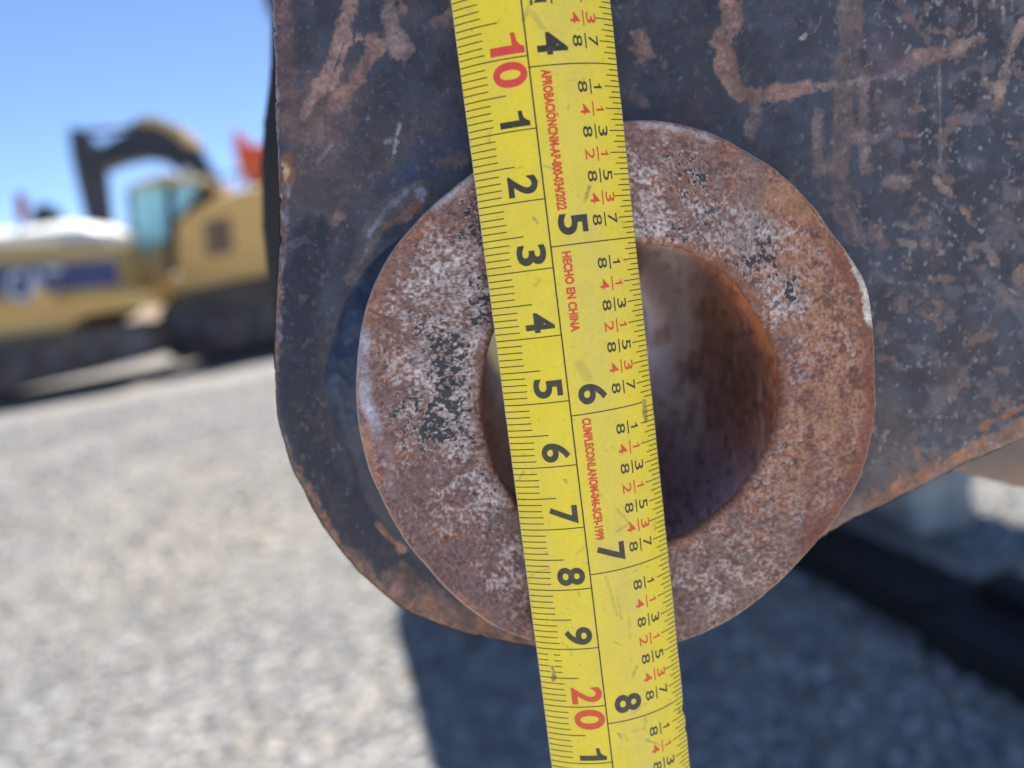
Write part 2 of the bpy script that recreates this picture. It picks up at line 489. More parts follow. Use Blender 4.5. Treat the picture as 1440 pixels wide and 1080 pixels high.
def left_machine():
    Y = 11.2
    c = at(60, 470, Y)
    t = thing('loader', 'yellow machine with white top, navy side panel and white lettering, at the left edge', 'excavator', (float(c[0]), Y + 1, 0), 'machines parked across the yard')
    for dy in (-0.5, 1.6):
        crawler([(-170, 520), (-150, 500), (0, 478), (190, 456), (214, 462), (226, 482), (214, 500), (130, 522), (-30, 560), (-150, 580), (-172, 560)], Y + dy, 0.5, t,
                [(190, 482, .22), (130, 494, .12), (80, 502, .12), (30, 512, .12), (-20, 522, .12)])
    prism('chassis', [(-200, 448), (170, 412), (214, 408), (216, 430), (120, 444), (90, 468), (-200, 502)], Y - 0.2, 1.9, M_yellow, t, 0.04)
    b = prism('body', [(-200, 352), (130, 338), (154, 342), (164, 366), (170, 412), (-200, 448)], Y - 0.25, 2.0, M_olive, t, 0.06)
    p = prism('side_panel', [(-200, 390), (160, 366), (168, 402), (-200, 432)], Y - 0.30, 0.06, M_panel, b, 0.01)
    hd = prism('hood', [(-200, 330), (20, 316), (62, 308), (112, 314), (146, 326), (153, 340), (-200, 352)], Y - 0.2, 1.9, M_white, t, 0.06)
    prism('belly_shade_block', [(60, 486), (200, 464), (204, 494), (70, 524)], Y + 0.1, 1.4, M_darkst, t, 0.03)  # added filler, closes the sunlit gap under the body
    for v in hd.data.vertices:
        if v.co.y < 1.0: v.co.y += max(0, v.co.z + .12) * 2.2
    # lettering on the side panel
    me = text_mesh('CAT', 0.03, 0.95)
    xs = [v.co.x for v in me.vertices]; ys = [v.co.y for v in me.vertices]
    x0, x1, y0, y1 = min(xs), max(xs), min(ys), max(ys)
    o = at(12, 428, Y - 0.315); ex = at(92, 419, Y - 0.315) - o; ey = at(6, 382, Y - 0.315) - o
    for v in me.vertices:
        q = o + ex * ((v.co.x - x0) / (x1 - x0)) + ey * ((v.co.y - y0) / (y1 - y0)); v.co = Vector(q) - Vector(o)
    bm = bmesh.new(); bm.from_mesh(me)
    r = bmesh.ops.extrude_face_region(bm, geom=bm.faces[:])
    for v in r['geom']:
        if isinstance(v, bmesh.types.BMVert): v.co.y += 0.012
    bmesh.ops.recalc_face_normals(bm, faces=bm.faces); bm.to_mesh(me); bm.free()
    me.materials.clear(); me.materials.append(M_letter)
    ob = bpy.data.objects.new('lettering', me); sc.collection.objects.link(ob); ob.parent = p
    ob.location = Vector(o) - parent_loc(p)
    prism('emblem_triangle', [(38, 430), (55, 402), (84, 426)], Y - 0.335, 0.012, M_yellow, p, 0)
    prism('exhaust_stack', [(20, 272), (29, 271), (33, 312), (24, 314)], Y + 0.5, 0.14, M_red, t, 0.02)
left_machine()

def orange_machine():
    Y = 17.0
    c = at(350, 220, Y)
    t = thing('orange_loader', 'small red-orange machine part rising behind the yellow excavator, beside the plate edge', 'machine', (float(c[0]), Y + .3, 0))
    prism('arm', [(326, 180), (334, 186), (350, 206), (362, 202), (400, 206), (404, 232), (372, 254), (340, 254), (332, 226)], Y, 0.5, M_orange, t, 0.04)
    prism('mast', [(348, 250), (372, 246), (392, 440), (366, 445)], Y + 0.05, 0.4, M_darkst, t, 0.03)
orange_machine()

def berm():
    rows = []; xs = np.linspace(-70, 40, 160)
    prof = [(-6, -0.3), (-3.5, .35), (-1.5, .85), (0, 1.0), (2, .9), (5, -.3)]
    for dy, z in prof:
        hz = 1.45 * z * (1 + .25 * (fbm(xs * .25 + dy, xs * 0 + dy, 2, 3) - .5)) if z > 0 else xs * 0 + z
        rows.append(np.stack([xs, 36 + dy + (fbm(xs * .1, xs * 0, 4, 2) - .5) * 3, hz], 1))
    V = np.concatenate(rows); n = len(xs)
    Fc = [(i * n + j, i * n + j + 1, (i + 1) * n + j + 1, (i + 1) * n + j) for i in range(len(prof) - 1) for j in range(n - 1)]
    o = mesh_np('hill', V, Fc, worn('dry_earth', (150, 128, 104), (176, 156, 132), .8, .95), origin=(0, 36, 0))
    tag(o, 'low pale earth bank behind the machines', kind='structure')
berm()

def far_tree():
    c = at(72, 330, 60.0)
    t = thing('tree', 'faint bluish-green tree far off, above the white-topped machine', 'tree', (float(c[0]), 60, 0))
    g = worn('distant_foliage', (58, 78, 62), (82, 98, 80), 0.6, 0.9)
    hgt = float(at(72, 284, 60.0)[2])
    cyl('trunk', (c[0], 60, 0), (c[0], 60, hgt * .55), 0.16, M_track, t, 10)
    n = 2600
    d = RNG.randn(n, 3); d /= np.linalg.norm(d, axis=1)[:, None]
    rr = RNG.rand(n) ** 0.4
    lump = 0.75 + 0.5 * fbm(d[:, 0] * 2 + 5, d[:, 2] * 2 + 5, 2, 2)
    P = d * (rr * lump)[:, None] * np.array([1.6, 1.4, hgt * .26]) + np.array([c[0], 60, hgt * .72])
    V = np.repeat(P, 4, 0) + RNG.randn(n * 4, 3) * 0.16
    mesh_np('crown', V, np.arange(n * 4).reshape(-1, 4), g, t, origin=P.mean(0), smooth=False)
far_tree()

# ------------------------------------------------------------------ mostly invented machine behind the arm, added to cast the ground shade
def host():
    t = thing('shade_machine', 'mostly invented dark machine close behind the arm end, added to cast the ground shade', 'machine', (0.42, 2.9, 0))
    box('track', (-0.36, 2.02, 0.02), (0.02, 4.2, 0.46), M_track, t, 0.05)
    box('track', (0.80, 2.35, 0.02), (1.12, 4.2, 0.46), M_track, t, 0.05)
    box('chassis', (-0.02, 2.3, 0.22), (0.82, 3.9, 0.5), M_brown, t, 0.03)
    box('body', (-0.49, 2.15, 0.5), (0.86, 4.1, 1.55), M_olive, t, 0.08)
    box('cab', (-0.49, 2.2, 1.55), (0.86, 3.1, 2.6), M_black, t, 0.08)
    box('step', (0.90, 1.76, 0.0), (1.06, 2.2, 0.3), M_lgrey, t, 0.02)
host()

def black_beam():
    a = ground(1170, 785); b_ = ground(1560, 978)
    d = (b_ - a); d /= np.linalg.norm(d); s = np.array([-d[1], d[0], 0])
    if s[1] < 0: s = -s
    t = thing('black_beam', 'black stepped steel beam lying in the shade, lower right', 'beam', (float(a[0]), float(a[1]), 0))
    L = float(np.linalg.norm(b_ - a)) + 0.3
    wd = 0.17
    ang = math.atan2(d[1], d[0])
    def seg(name, x0, x1, y0, y1, z0, z1, mat, bev):
        o = solid(name, [(x0, z0), (x1, z0), (x1, z1), (x0, z1)], y0, y1 - y0, mat, None, bev)
        o.parent = t
        loc = Matrix.Rotation(ang, 4, 'Z') @ o.location
        o.location = loc; o.rotation_euler = (0, 0, ang)
    seg('beam_body', -0.12, L, -wd / 2, wd / 2, 0.0, 0.05, M_blacks, 0.012)
    seg('flange', -0.12, L * 0.42, -wd / 2 - 0.02, -wd / 2 + 0.03, 0.0, 0.075, M_blacks, 0.01)
    seg('flange', L * 0.42 + .01, L, -wd / 2 - 0.05, -wd / 2 + 0.01, 0.0, 0.07, M_blacks, 0.01)
    seg('lug', L * 0.40, L * 0.52, wd / 2 - 0.05, wd / 2 + 0.03, 0.0, 0.085, M_blacks, 0.01)
    seg('lug', L * 0.66, L * 0.80, wd / 2 - 0.05, wd / 2 + 0.02, 0.0, 0.08, M_blacks, 0.01)
black_beam()

# ------------------------------------------------------------------ arm end: shared measures (metres)
D_RING = 0.1197      # distance along Y is this / cos on the axis; plane is y = YR
YR = D_RING
YP = YR + 0.010      # side plate front face
BORE = 0.108
GF = 1.0             # albedo gain for painted colours
def closed_curve(pts, c, n):
    """smooth radius function round centre c through measured outline points (plane x,z)"""
    P = at([p[0] for p in pts], [p[1] for p in pts], YR)[:, [0, 2]] - c
    a = np.arctan2(P[:, 1], P[:, 0]); r = np.hypot(P[:, 0], P[:, 1])
    o = np.argsort(a); a = a[o]; r = r[o]
    a3 = np.concatenate([a - 2 * np.pi, a, a + 2 * np.pi]); r3 = np.tile(r, 3)
    th = np.linspace(-np.pi, np.pi, n, endpoint=False)
    g = np.interp(th, a3, r3)
    k = np.exp(-0.5 * (np.arange(-40, 41) / 11.0) ** 2); k /= k.sum()
    g = np.convolve(np.concatenate([g[-40:], g, g[:40]]), k, 'valid')
    return th, g
OUT = [(500, 530), (509, 450), (545, 360), (600, 295), (655, 250), (770, 190), (840, 172), (900, 168), (960, 172), (1040, 205), (1100, 245), (1160, 310), (1185, 345), (1200, 362), (1216, 388), (1226, 412), (1228, 446), (1230, 480), (1233, 520), (1230, 600), (1200, 700), (1150, 762), (1080, 835), (1000, 890), (960, 905), (850, 918), (750, 905), (680, 875), (600, 800), (540, 710), (510, 630)]
HOLE = [(740, 385), (810, 350), (855, 342), (900, 342), (970, 355), (1030, 395), (1075, 460), (1100, 540), (1092, 600), (1060, 665), (1010, 720), (940, 762), (880, 772), (800, 760), (692, 475), (678, 530), (676, 570), (685, 620), (705, 675), (725, 705)]
RC = at(868, 540, YR)[[0, 2]]
HC = at(888, 556, YR)[[0, 2]]
NA = 1100
TH, RO = closed_curve(OUT, RC, NA)
_, RH0 = closed_curve(HOLE, HC, NA)
HX = HC[0] + RH0 * np.cos(TH); HZ = HC[1] + RH0 * np.sin(TH)
OX = RC[0] + RO * np.cos(TH); OZ = RC[1] + RO * np.sin(TH)

# ---- paint functions: colours of the worn surfaces, with some glint and sheen painted in
def strokes(px, py, col, lst, wob=6.0, s=3, h=None):
    nz = fbm(px / 14.0, py / 14.0, s, 4) - 0.5
    nf = fbm(px / 5.0, py / 5.0, s + 1, 3) - 0.5
    ng = fbm(px / 2.6, py / 2.6, s + 3, 2) - 0.5
    nv = fbm(px / 26.0, py / 22.0, s + 2, 4) - 0.5
    for st in lst:
        pts, wdt, c = st[0], st[1], st[2]
        op = st[3] if len(st) > 3 else 0.85
        soft = st[4] if len(st) > 4 else 3.0
        soft = soft * (.6 if soft <= 4 else 1)
        x0 = min(p[0] for p in pts) - wdt - 25; x1 = max(p[0] for p in pts) + wdt + 25
        y0 = min(p[1] for p in pts) - wdt - 25; y1 = max(p[1] for p in pts) + wdt + 25
        k = (px > x0) & (px < x1) & (py > y0) & (py < y1)
        if not k.any(): continue
        d = polyd(px[k], py[k], pts)
        w2 = wdt / 2.0
        wb = min(wob, 0.9 * wdt)
        mk = 1 - ss(w2 - soft, w2 + soft, d + nz[k] * 2.6 * wb + nf[k] * wb * 1.5 + ng[k] * wb * .9)
        mk = mk * op * (0.55 + 0.62 * (nf[k] + 0.5) + 1.1 * nv[k] + .5 * ng[k])
        mk = np.clip(mk, 0, 1)
        old = col[k]; new = mixc(old, c, mk)
        dv = (new - old) * 0 + (new * (1 + (1.0 * nv[k] + .8 * nf[k]) * mk)[:, None])
        rimm = np.exp(-((d + nz[k] * 2.4 * wb - w2) / 2.2) ** 2) * ss(.0, .35, nv[k] + .12) * (op > .7) * (wdt > 10) * (wdt < 37)
        col[k] = mixc(dv, (168, 150, 146), rimm * .28 * (0.5 + ng[k] * 2).clip(0, 1.2))
        if h is not None: h[k] -= 0.00005 * mk * (1 if wdt < 40 else .4)
    return col

PL = []
def paint_plate(px, py, sdm):
    global PL
    """px,py outline-space; sdm = distance inside the outline (photo px)"""
    n1 = fbm(px / 60, py / 60, 0, 4); n2 = fbm(px / 9, py / 9, 2, 4); n3 = fbm(px / 22, py / 30, 5, 4)
    col = np.zeros(px.shape + (3,)); h = (n1 - .5) * 0.00012 + (n2 - .5) * 0.00003
    col[:] = lin((52, 54, 68))
    col = mixc(col, (66, 72, 90), ss(.35, .7, n1) * .8)
    col = mixc(col, (78, 66, 68), ss(.52, .66, fbm(px / 44 + 7, py / 60, 6, 4)) * .4)
    col = mixc(col, (42, 42, 54), ss(.5, .75, n3) * .6)
    rgh = 0.42 + 0.2 * n2
    # large soft tones
    L = PL = [([(395, -60), (398, 60), (402, 130), (404, 175)], 36, (104, 80, 80), .9, 6),
         ([(425, 175), (470, 130), (440, 210)], 80, (98, 80, 80), .9, 20),
         ([(495, -60), (492, 10), (475, 62), (452, 118), (425, 165)], 17, (140, 112, 106), 1.0, 3),
         ([(490, 52), (480, 90), (466, 122)], 9, (138, 110, 104), 1.0, 2),
         ([(522, 56), (530, 66), (508, 104), (482, 138), (470, 150)], 22, (134, 104, 98), 1.0, 3),
         ([(505, 54), (530, 58)], 9, (132, 108, 102), .8, 2),
         ([(540, -40), (548, 0), (552, 35), (562, 62)], 20, (124, 104, 106), .9, 2),
         ([(560, 58), (564, 66)], 34, (132, 112, 114), .92, 2),
         ([(560, -10), (566, 12)], 14, (128, 106, 106), .85, 2),
         ([(612, 32), (640, 28), (640, 5)], 15, (112, 92, 98), .85, 3),
         ([(420, 250), (490, 245), (550, 210), (610, 190)], 70, (80, 68, 72), .55, 18),
         ([(400, 290), (450, 300), (500, 270)], 40, (86, 74, 72), .5, 12),
         ([(600, 215), (640, 190), (560, 262)], 44, (40, 56, 92), .75, 14),
         ([(615, 231), (650, 224)], 12, (98, 84, 82), .8, 4),
         ([(553, 216), (557, 196), (563, 176)], 6, (156, 160, 178), .75, 2),
         ([(545, 200), (556, 196)], 6, (128, 130, 146), .6, 2),
         ([(517, 166), (519, 152), (528, 146)], 5, (150, 142, 134), .75, 2),
         ([(545, 130), (556, 128)], 6, (122, 112, 118), .6, 2),
         ([(447, 226), (466, 204)], 4, (124, 124, 142), .6, 2),
         ([(398, 232), (400, 250), (396, 262)], 30, (122, 78, 54), .8, 5),
         ([(396, 236), (397, 248)], 18, (176, 146, 112), .85, 4),
         ([(402, 262), (398, 290), (392, 330)], 12, (128, 132, 152), .6, 4),
         ([(500, 388), (512, 352), (530, 312), (556, 284), (590, 268)], 26, (96, 88, 92), .8, 6),
         ([(540, 318), (565, 306), (592, 284)], 13, (138, 98, 74), .8, 4),
         ([(520, 330), (542, 296), (570, 272)], 7, (150, 156, 178), .55, 3),
         ([(592, 268), (596, 282)], 9, (146, 156, 186), .6, 3),
         ([(505, 372), (516, 350)], 8, (112, 116, 134), .6, 3),
         ([(412, 346), (432, 336), (442, 340)], 9, (146, 140, 158), .75, 3),
         ([(440, 330), (466, 318), (476, 306)], 13, (122, 96, 98), .7, 4),
         ([(424, 362), (438, 358)], 8, (116, 108, 116), .6, 3),
         # dark navy belt between edge and bead
         ([(440, 330), (424, 400), (418, 480), (424, 580), (452, 665), (506, 742), (566, 800), (620, 838)], 56, (22, 28, 48), 1.0, 12),
         ([(470, 150), (560, 330)], 30, (50, 52, 68), .4, 14),
         # lower rusty lip
         ([(560, 815), (585, 840), (640, 872), (700, 896), (760, 905)], 46, (98, 72, 66), .85, 6),
         ([(600, 850), (640, 868), (690, 886)], 18, (124, 84, 68), .75, 5),
         ([(545, 808), (562, 812), (560, 835)], 16, (130, 98, 92), .8, 3),
         ([(500, 780), (516, 790), (520, 806)], 14, (126, 92, 86), .75, 3),
         ([(620, 838), (634, 862)], 14, (120, 98, 96), .7, 4),
         ([(532, 738), (548, 756), (562, 770)], 8, (152, 116, 100), .8, 3),
         # right side
         ([(1022, -60), (1024, 0), (1032, 26), (1016, 62), (1022, 100), (1040, 130)], 26, (138, 108, 98), .92, 3),
         ([(1032, 122), (1060, 136), (1100, 130), (1134, 124)], 21, (136, 106, 96), .92, 3),
         ([(1024, 60), (1034, 112), (1060, 132)], 12, (120, 86, 82), .5, 4),
         ([(1062, 148), (1064, 164), (1054, 186)], 18, (118, 100, 98), .8, 3),
         ([(900, 50), (908, 72), (900, 84)], 18, (136, 110, 102), .85, 3),
         ([(886, 68), (922, 78)], 9, (130, 106, 98), .7, 3),
         ([(1126, 54), (1136, 48)], 9, (164, 158, 158), .8, 2),
         ([(890, 132), (905, 146)], 16, (98, 84, 86), .7, 5),
         ([(1196, -60), (1196, 60), (1190, 130), (1186, 200), (1176, 240)], 32, (100, 84, 84), .95, 4),
         ([(1218, 100), (1213, 140), (1213, 190), (1215, 236)], 15, (118, 100, 102), .95, 3),
         ([(1150, 158), (1152, 210), (1150, 242)], 12, (112, 96, 96), .85, 3),
         ([(1212, 196), (1240, 196), (1262, 190)], 8, (106, 90, 92), .7, 3),
         ([(1150, 120), (1180, 118), (1230, 110), (1260, 106)], 8, (140, 120, 118), .75, 3),
         ([(1168, 118), (1176, 118)], 13, (144, 116, 108), .8, 3),
         ([(1262, 100), (1295, 82), (1336, 72)], 24, (112, 92, 96), .8, 5),
         ([(1296, 78), (1340, 74), (1352, 66)], 20, (140, 112, 104), .85, 3),
         ([(1340, 72), (1366, 58), (1384, 46)], 9, (156, 138, 126), .8, 3),
         ([(1335, 44), (1342, 60)], 12, (126, 104, 100), .7, 3),
         ([(1240, 70), (1260, 130), (1260, 185)], 52, (84, 72, 84), .65, 12),
         ([(1250, 150), (1252, 180)], 26, (98, 82, 90), .5, 8),
         ([(1321, 92), (1322, 160), (1323, 242)], 3, (122, 122, 134), .7, 1.5),
         ([(1318, 252), (1326, 262), (1338, 276)], 10, (150, 124, 108), .75, 3),
         ([(1438, 34), (1424, 62), (1416, 92), (1404, 150)], 13, (142, 116, 106), .85, 3),
         ([(1384, 118), (1404, 128), (1416, 112)], 8, (138, 118, 110), .7, 3),
         ([(1373, -20), (1373, 36)], 3.5, (160, 152, 142), .8, 1.5),
         ([(1410, -20), (1411, 30)], 4.5, (158, 150, 142), .8, 1.5),
         ([(1398, -20), (1397, 12)], 3.5, (150, 146, 142), .7, 1.5),
         ([(1424, -20), (1423, 16)], 3.5, (152, 138, 130), .7, 1.5),
         ([(1270, 6), (1285, 24)], 12, (110, 94, 96), .7, 4),
         ([(1250, 257), (1270, 258)], 18, (122, 102, 98), .8, 4),
         ([(1342, 168), (1360, 170)], 16, (112, 100, 100), .7, 4),
         ([(1415, 258), (1420, 276)], 14, (98, 94, 104), .6, 5),
         ([(1180, 262), (1190, 300), (1204, 332)], 26, (94, 76, 80), .75, 6),
         ([(1192, 290), (1206, 330)], 8, (136, 116, 112), .7, 3),
         ([(1160, 276), (1178, 278)], 14, (106, 98, 104), .7, 5),
         ([(1352, 290), (1362, 306)], 8, (138, 112, 96), .7, 3),
         ([(1384, 344), (1398, 366)], 16, (136, 116, 110), .75, 4),
         ([(1408, 410), (1424, 424)], 16, (126, 104, 98), .7, 4),
         ([(1436, 380), (1440, 392)], 12, (150, 122, 104), .75, 3),
         ([(1430, 395), (1440, 430)], 10, (120, 98, 92), .6, 4),
         ([(1320, 428), (1336, 440)], 12, (128, 102, 92), .7, 4),
         ([(1232, 380), (1250, 395)], 10, (120, 112, 116), .6, 4),
         ([(1262, 316), (1288, 322)], 9, (118, 108, 108), .7, 4),
         ([(1270, 342), (1284, 346)], 9, (140, 128, 120), .7, 4),
         # lower right brown zone
         ([(1240, 560), (1260, 640), (1240, 700)], 60, (96, 80, 80), .6, 18),
         ([(1330, 520), (1330, 560)], 40, (92, 78, 80), .55, 14),
         ([(1340, 548), (1346, 540)], 20, (120, 92, 84), .6, 6),
         ([(1390, 560), (1350, 600), (1290, 640)], 40, (84, 80, 84), .5, 14),
         ([(1160, 760), (1200, 730), (1250, 706), (1330, 664), (1400, 634), (1500, 588)], 46, (128, 102, 88), .8, 9),
         ([(1228, 704), (1290, 674), (1330, 652), (1380, 626), (1450, 590), (1520, 556)], 15, (158, 104, 72), .8, 4),
         ([(1380, 600), (1440, 572)], 11, (150, 98, 66), .75, 3),
         ([(1290, 640), (1300, 656)], 12, (140, 96, 72), .6, 4)]
    col = strokes(px, py, col, L, h=h)
    # horizontal/diagonal fine scuffs on the right half, pale specks
    rightness = ss(1100, 1300, px) * (1 - .5 * ss(620, 720, py))
    sp = fbm(px / 7, py / 9, 3, 3); sp2 = vn(px / 3.2, py / 3.2, 6)
    col = mixc(col, (150, 148, 152), ss(.66, .84, sp) * (0.2 + .5 * rightness))
    col = mixc(col, (166, 166, 172), ss(.90, .99, sp2) * ss(.52, .66, n3) * (0.25 + .35 * rightness))
    stn = fbm(px / 16, py / 16, 1, 4)
    col = mixc(col, (118, 96, 92), ss(.60, .70, stn) * (.12 + .6 * rightness))
    tan = fbm(px / 26 + 4, py / 20, 4, 5)
    col = mixc(col, (106, 104, 112), ss(.55, .7, tan) * .45 * rightness)
    # diagonal hairlines
    dq = (px * .6 + py * .8); dp = (px * .8 - py * .6)
    hl = vn(dq / 1.6, dp / 60, 2)
    col = mixc(col, (128, 128, 140), ss(.93, .98, hl) * .35 * ss(.5, .65, fbm(px / 70, py / 70, 6, 2)))
    # rusty bare edge with ragged inner limit
    rag = fbm(px / 12, py / 12, 5, 4)
    lower = ss(560, 700, py) * (1 - ss(1050, 1150, px))
    left = (1 - ss(420, 470, px))
    ew = 2.5 + lower * 13 + left * ss(200, 260, py) * 9 * (1 - ss(480, 560, py)) + (py < 200) * left * 3
    em = 1 - ss(ew - 2, ew + 2.5, sdm + (rag - .5) * (16 + 10 * lower))
    ec = np.zeros_like(col); ec[:] = lin((108, 82, 78))
    ec = mixc(ec, (146, 112, 90), ss(.5, .65, n2) * .8); ec = mixc(ec, (124, 128, 146), ss(.5, .66, fbm(px / 7, py / 10, 7, 3)) * (1 - lower) * .8)
    ec = mixc(ec, (70, 54, 54), ss(.52, .66, fbm(px / 9, py / 8, 1, 3)) * .6)
    ec = mixc(ec, (196, 176, 160), (1 - ss(.5, 3.0, sdm)) * .7 * ss(.35, .55, n3))  # thin pale metal line, brightened to stand in for the sunlit rim
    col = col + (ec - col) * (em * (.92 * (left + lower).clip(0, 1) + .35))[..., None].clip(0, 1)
    h -= em * 0.00025
    rgh = rgh + .25 * em
    return col, rgh, h

def paint_ring(px, py, rr):
    """rr: 0 at the hole lip, 1 at the outer rim"""
    n1 = fbm(px / 38, py / 38, 1, 4); n2 = fbm(px / 12, py / 12, 3, 4); n3 = fbm(px / 3.6, py / 3.6, 5, 2)
    n4 = fbm(px / 16, py / 12, 6, 5); n5 = fbm(px / 5.2, py / 4.2, 0, 3)
    col = np.zeros(px.shape + (3,))
    col[:] = lin((124, 94, 88))
    h = (n1 - .5) * 0.0004 + (n2 - .5) * 0.00026 + (n3 - .5) * 0.00012
    rgt = ss(1020, 1140, px)
    col = mixc(col, (158, 114, 88), rgt * .85)
    lowr = ss(620, 760, py) * ss(880, 960, px)
    col = mixc(col, (122, 102, 94), lowr * .7)
    lowl = ss(600, 700, py) * (1 - ss(800, 860, px))
    col = mixc(col, (112, 86, 86), lowl * .7)
    L1 = fbm(px / 46, py / 46, 2, 3); L2 = fbm(px / 24 + 3, py / 24, 6, 4)
    G = lambda x, y, a, b: np.exp(-(((px - x) / a) ** 2 + ((py - y) / b) ** 2))
    # rust blooms: patches with fairly distinct borders
    col = mixc(col, (148, 92, 66), ss(.50, .58, .6 * L2 + .4 * n2) * .85 * (1 - .35 * lowr))
    col = mixc(col, (96, 62, 56), ss(.54, .62, .55 * n4 + .45 * n2) * .8)
    col = mixc(col, (110, 84, 88), ss(.52, .60, .6 * L1 + .4 * n2) * .55)
    # lilac-grey scale
    lil = np.clip(1.35 * G(632, 520, 70, 120) + .95 * G(955, 318, 85, 36) + .8 * G(1070, 325, 55, 34) + .75 * G(1100, 430, 40, 60) + .8 * G(585, 420, 40, 44)
                  + .7 * G(650, 360, 50, 50) + .65 * G(690, 700, 40, 60) + .55 * G(720, 790, 46, 60) + .42 * G(985, 845, 70, 36) + .3 * G(1030, 790, 60, 40)
                  + .7 * G(905, 250, 30, 60) + .45 * G(600, 700, 40, 40) + .35 * G(1060, 640, 50, 60) + .14, 0, 1.1)
    pat = .34 * L2 + .26 * n2 + .40 * n5
    th_ = .615 - .17 * lil
    lm = ss(th_, th_ + .05, pat) * np.clip(.35 + .65 * lil, 0, .95)
    col = mixc(col, (160, 151, 155), lm * (.6 + .4 * ss(.35, .6, n3)))
    col = mixc(col, (200, 192, 196), ss(.54, .68, n3) * (.08 + .75 * lil * ss(.46, .56, L2)) * .9)
    col = mixc(col, (84, 60, 58), ss(.42, .28, n3) * .55)
    # black paint remnants with pale halos
    q = (.8 * G(600, 455, 22, 26) + .8 * G(690, 600, 18, 60) + 1.15 * G(628, 500, 26, 34) + 1.1 * G(632, 560, 34, 46) + .9 * G(600, 610, 44, 34) + .9 * G(668, 312, 28, 46) + 1.0 * G(676, 432, 26, 46) + .6 * G(566, 560, 20, 40)
         + .7 * G(655, 600, 24, 40) + .8 * G(975, 245, 30, 32) + .5 * G(945, 228, 22, 14) + .55 * G(950, 328, 56, 16) + .6 * G(1068, 350, 34, 40) + .7 * G(1064, 384, 26, 26)
         + .75 * G(1112, 412, 16, 26) + .4 * G(700, 700, 30, 60) + .3 * G(1000, 300, 80, 30)).clip(0, 1.15)
    bl1 = .62 * fbm(px / 9, py / 7.5, 2, 4) + .38 * fbm(px / 3.6, py / 4.2, 4, 2)
    tb = .70 - .205 * q
    on = np.clip(q * 2.6, 0, 1)
    col = mixc(col, (176, 168, 172), ss(tb - .055, tb - .02, bl1) * on * .75)
    bm_ = ss(tb, tb + .018, bl1) * on
    col = mixc(col, (34, 37, 50), bm_ * .94)
    h += bm_ * 0.00016 + lm * .00008 - ss(.5, .62, .6 * L2 + .4 * n2) * .00006
    # faint horizontal machining scars on the left
    sc_ = vn(px / 50, py / 2.6, 7)
    col = mixc(col, (104, 62, 52), ss(.86, .94, sc_) * np.exp(-(((px - 640) / 60) ** 2 + ((py - 520) / 160) ** 2)) * .8)
    sc2 = vn(px / 3.0, py / 60, 4); col = mixc(col, (112, 72, 60), ss(.84, .95, sc2) * ss(1000, 1120, px) * .5)
    sc3 = vn((px + py * .3) / 70, (py - px * .3) / 2.4, 6); col = mixc(col, (178, 164, 160), ss(.93, .98, sc3) * .3)
    # pitting
    pit = vn(px / 5.5, py / 5.5, 3) ; pm = ss(.88, .95, pit) * (.3 + .5 * lowl)
    col = mixc(col, (86, 58, 56), pm); h -= pm * 0.0002
    glint = vn(px / 2.6, py / 2.6, 1)
    col = mixc(col, (214, 196, 176), ss(.965, .99, glint) * (.25 + .5 * rgt))  # tiny glints painted as pale specks, stronger at the right
    # red outer border at the right, worn metal along the rims
    ob = ss(.80, .90, rr + (n1 - .5) * .25) * rgt * ss(300, 380, py) * (1 - ss(760, 800, py))
    col = mixc(col, (118, 70, 58), ob * .75)
    st = strokes(px, py, col, [([(1098, 300), (1120, 290), (1150, 330)], 26, (120, 74, 56), .6, 8),
        ([(1075, 285), (1100, 275), (1130, 300)], 30, (158, 116, 84), .5, 9),
        ([(1050, 230), (1055, 300), (1040, 340)], 44, (112, 98, 100), .55, 10),
        ([(1140, 540), (1142, 640), (1138, 730)], 12, (120, 70, 56), .5, 6),
        ([(1136, 744), (1150, 748)], 26, (106, 62, 50), .65, 6),
        ([(1190, 560), (1186, 680)], 14, (118, 78, 66), .5, 6),
        ([(1196, 355), (1212, 385), (1222, 420), (1224, 450)], 15, (196, 194, 186), .9, 2.5),
        ([(902, 176), (950, 180), (1000, 196)], 9, (162, 158, 168), .6, 4),
        ([(608, 290), (640, 268), (662, 250)], 15, (168, 170, 186), .85, 4),
        ([(512, 470), (508, 520), (516, 570), (530, 600)], 18, (150, 152, 172), .8, 6),
        ([(520, 600), (545, 640), (552, 690)], 15, (134, 120, 128), .6, 6),
        ([(512, 600), (530, 690), (570, 770), (620, 826), (690, 874)], 12, (150, 104, 84), .75, 4),
        ([(600, 300), (540, 380), (514, 450)], 18, (134, 90, 70), .6, 6)], wob=5, s=0)
    col = st
    lip = 1 - ss(.02, .12, rr + (n2 - .5) * .08)
    col = mixc(col, (128, 82, 62), lip * .6)
    rim = ss(.972, .99, rr + (n2 - .5) * .02)
    col = mixc(col, (176, 158, 148), rim * .6)
    rgh = .62 + .2 * n2 - .25 * bm_
    return col, rgh, h

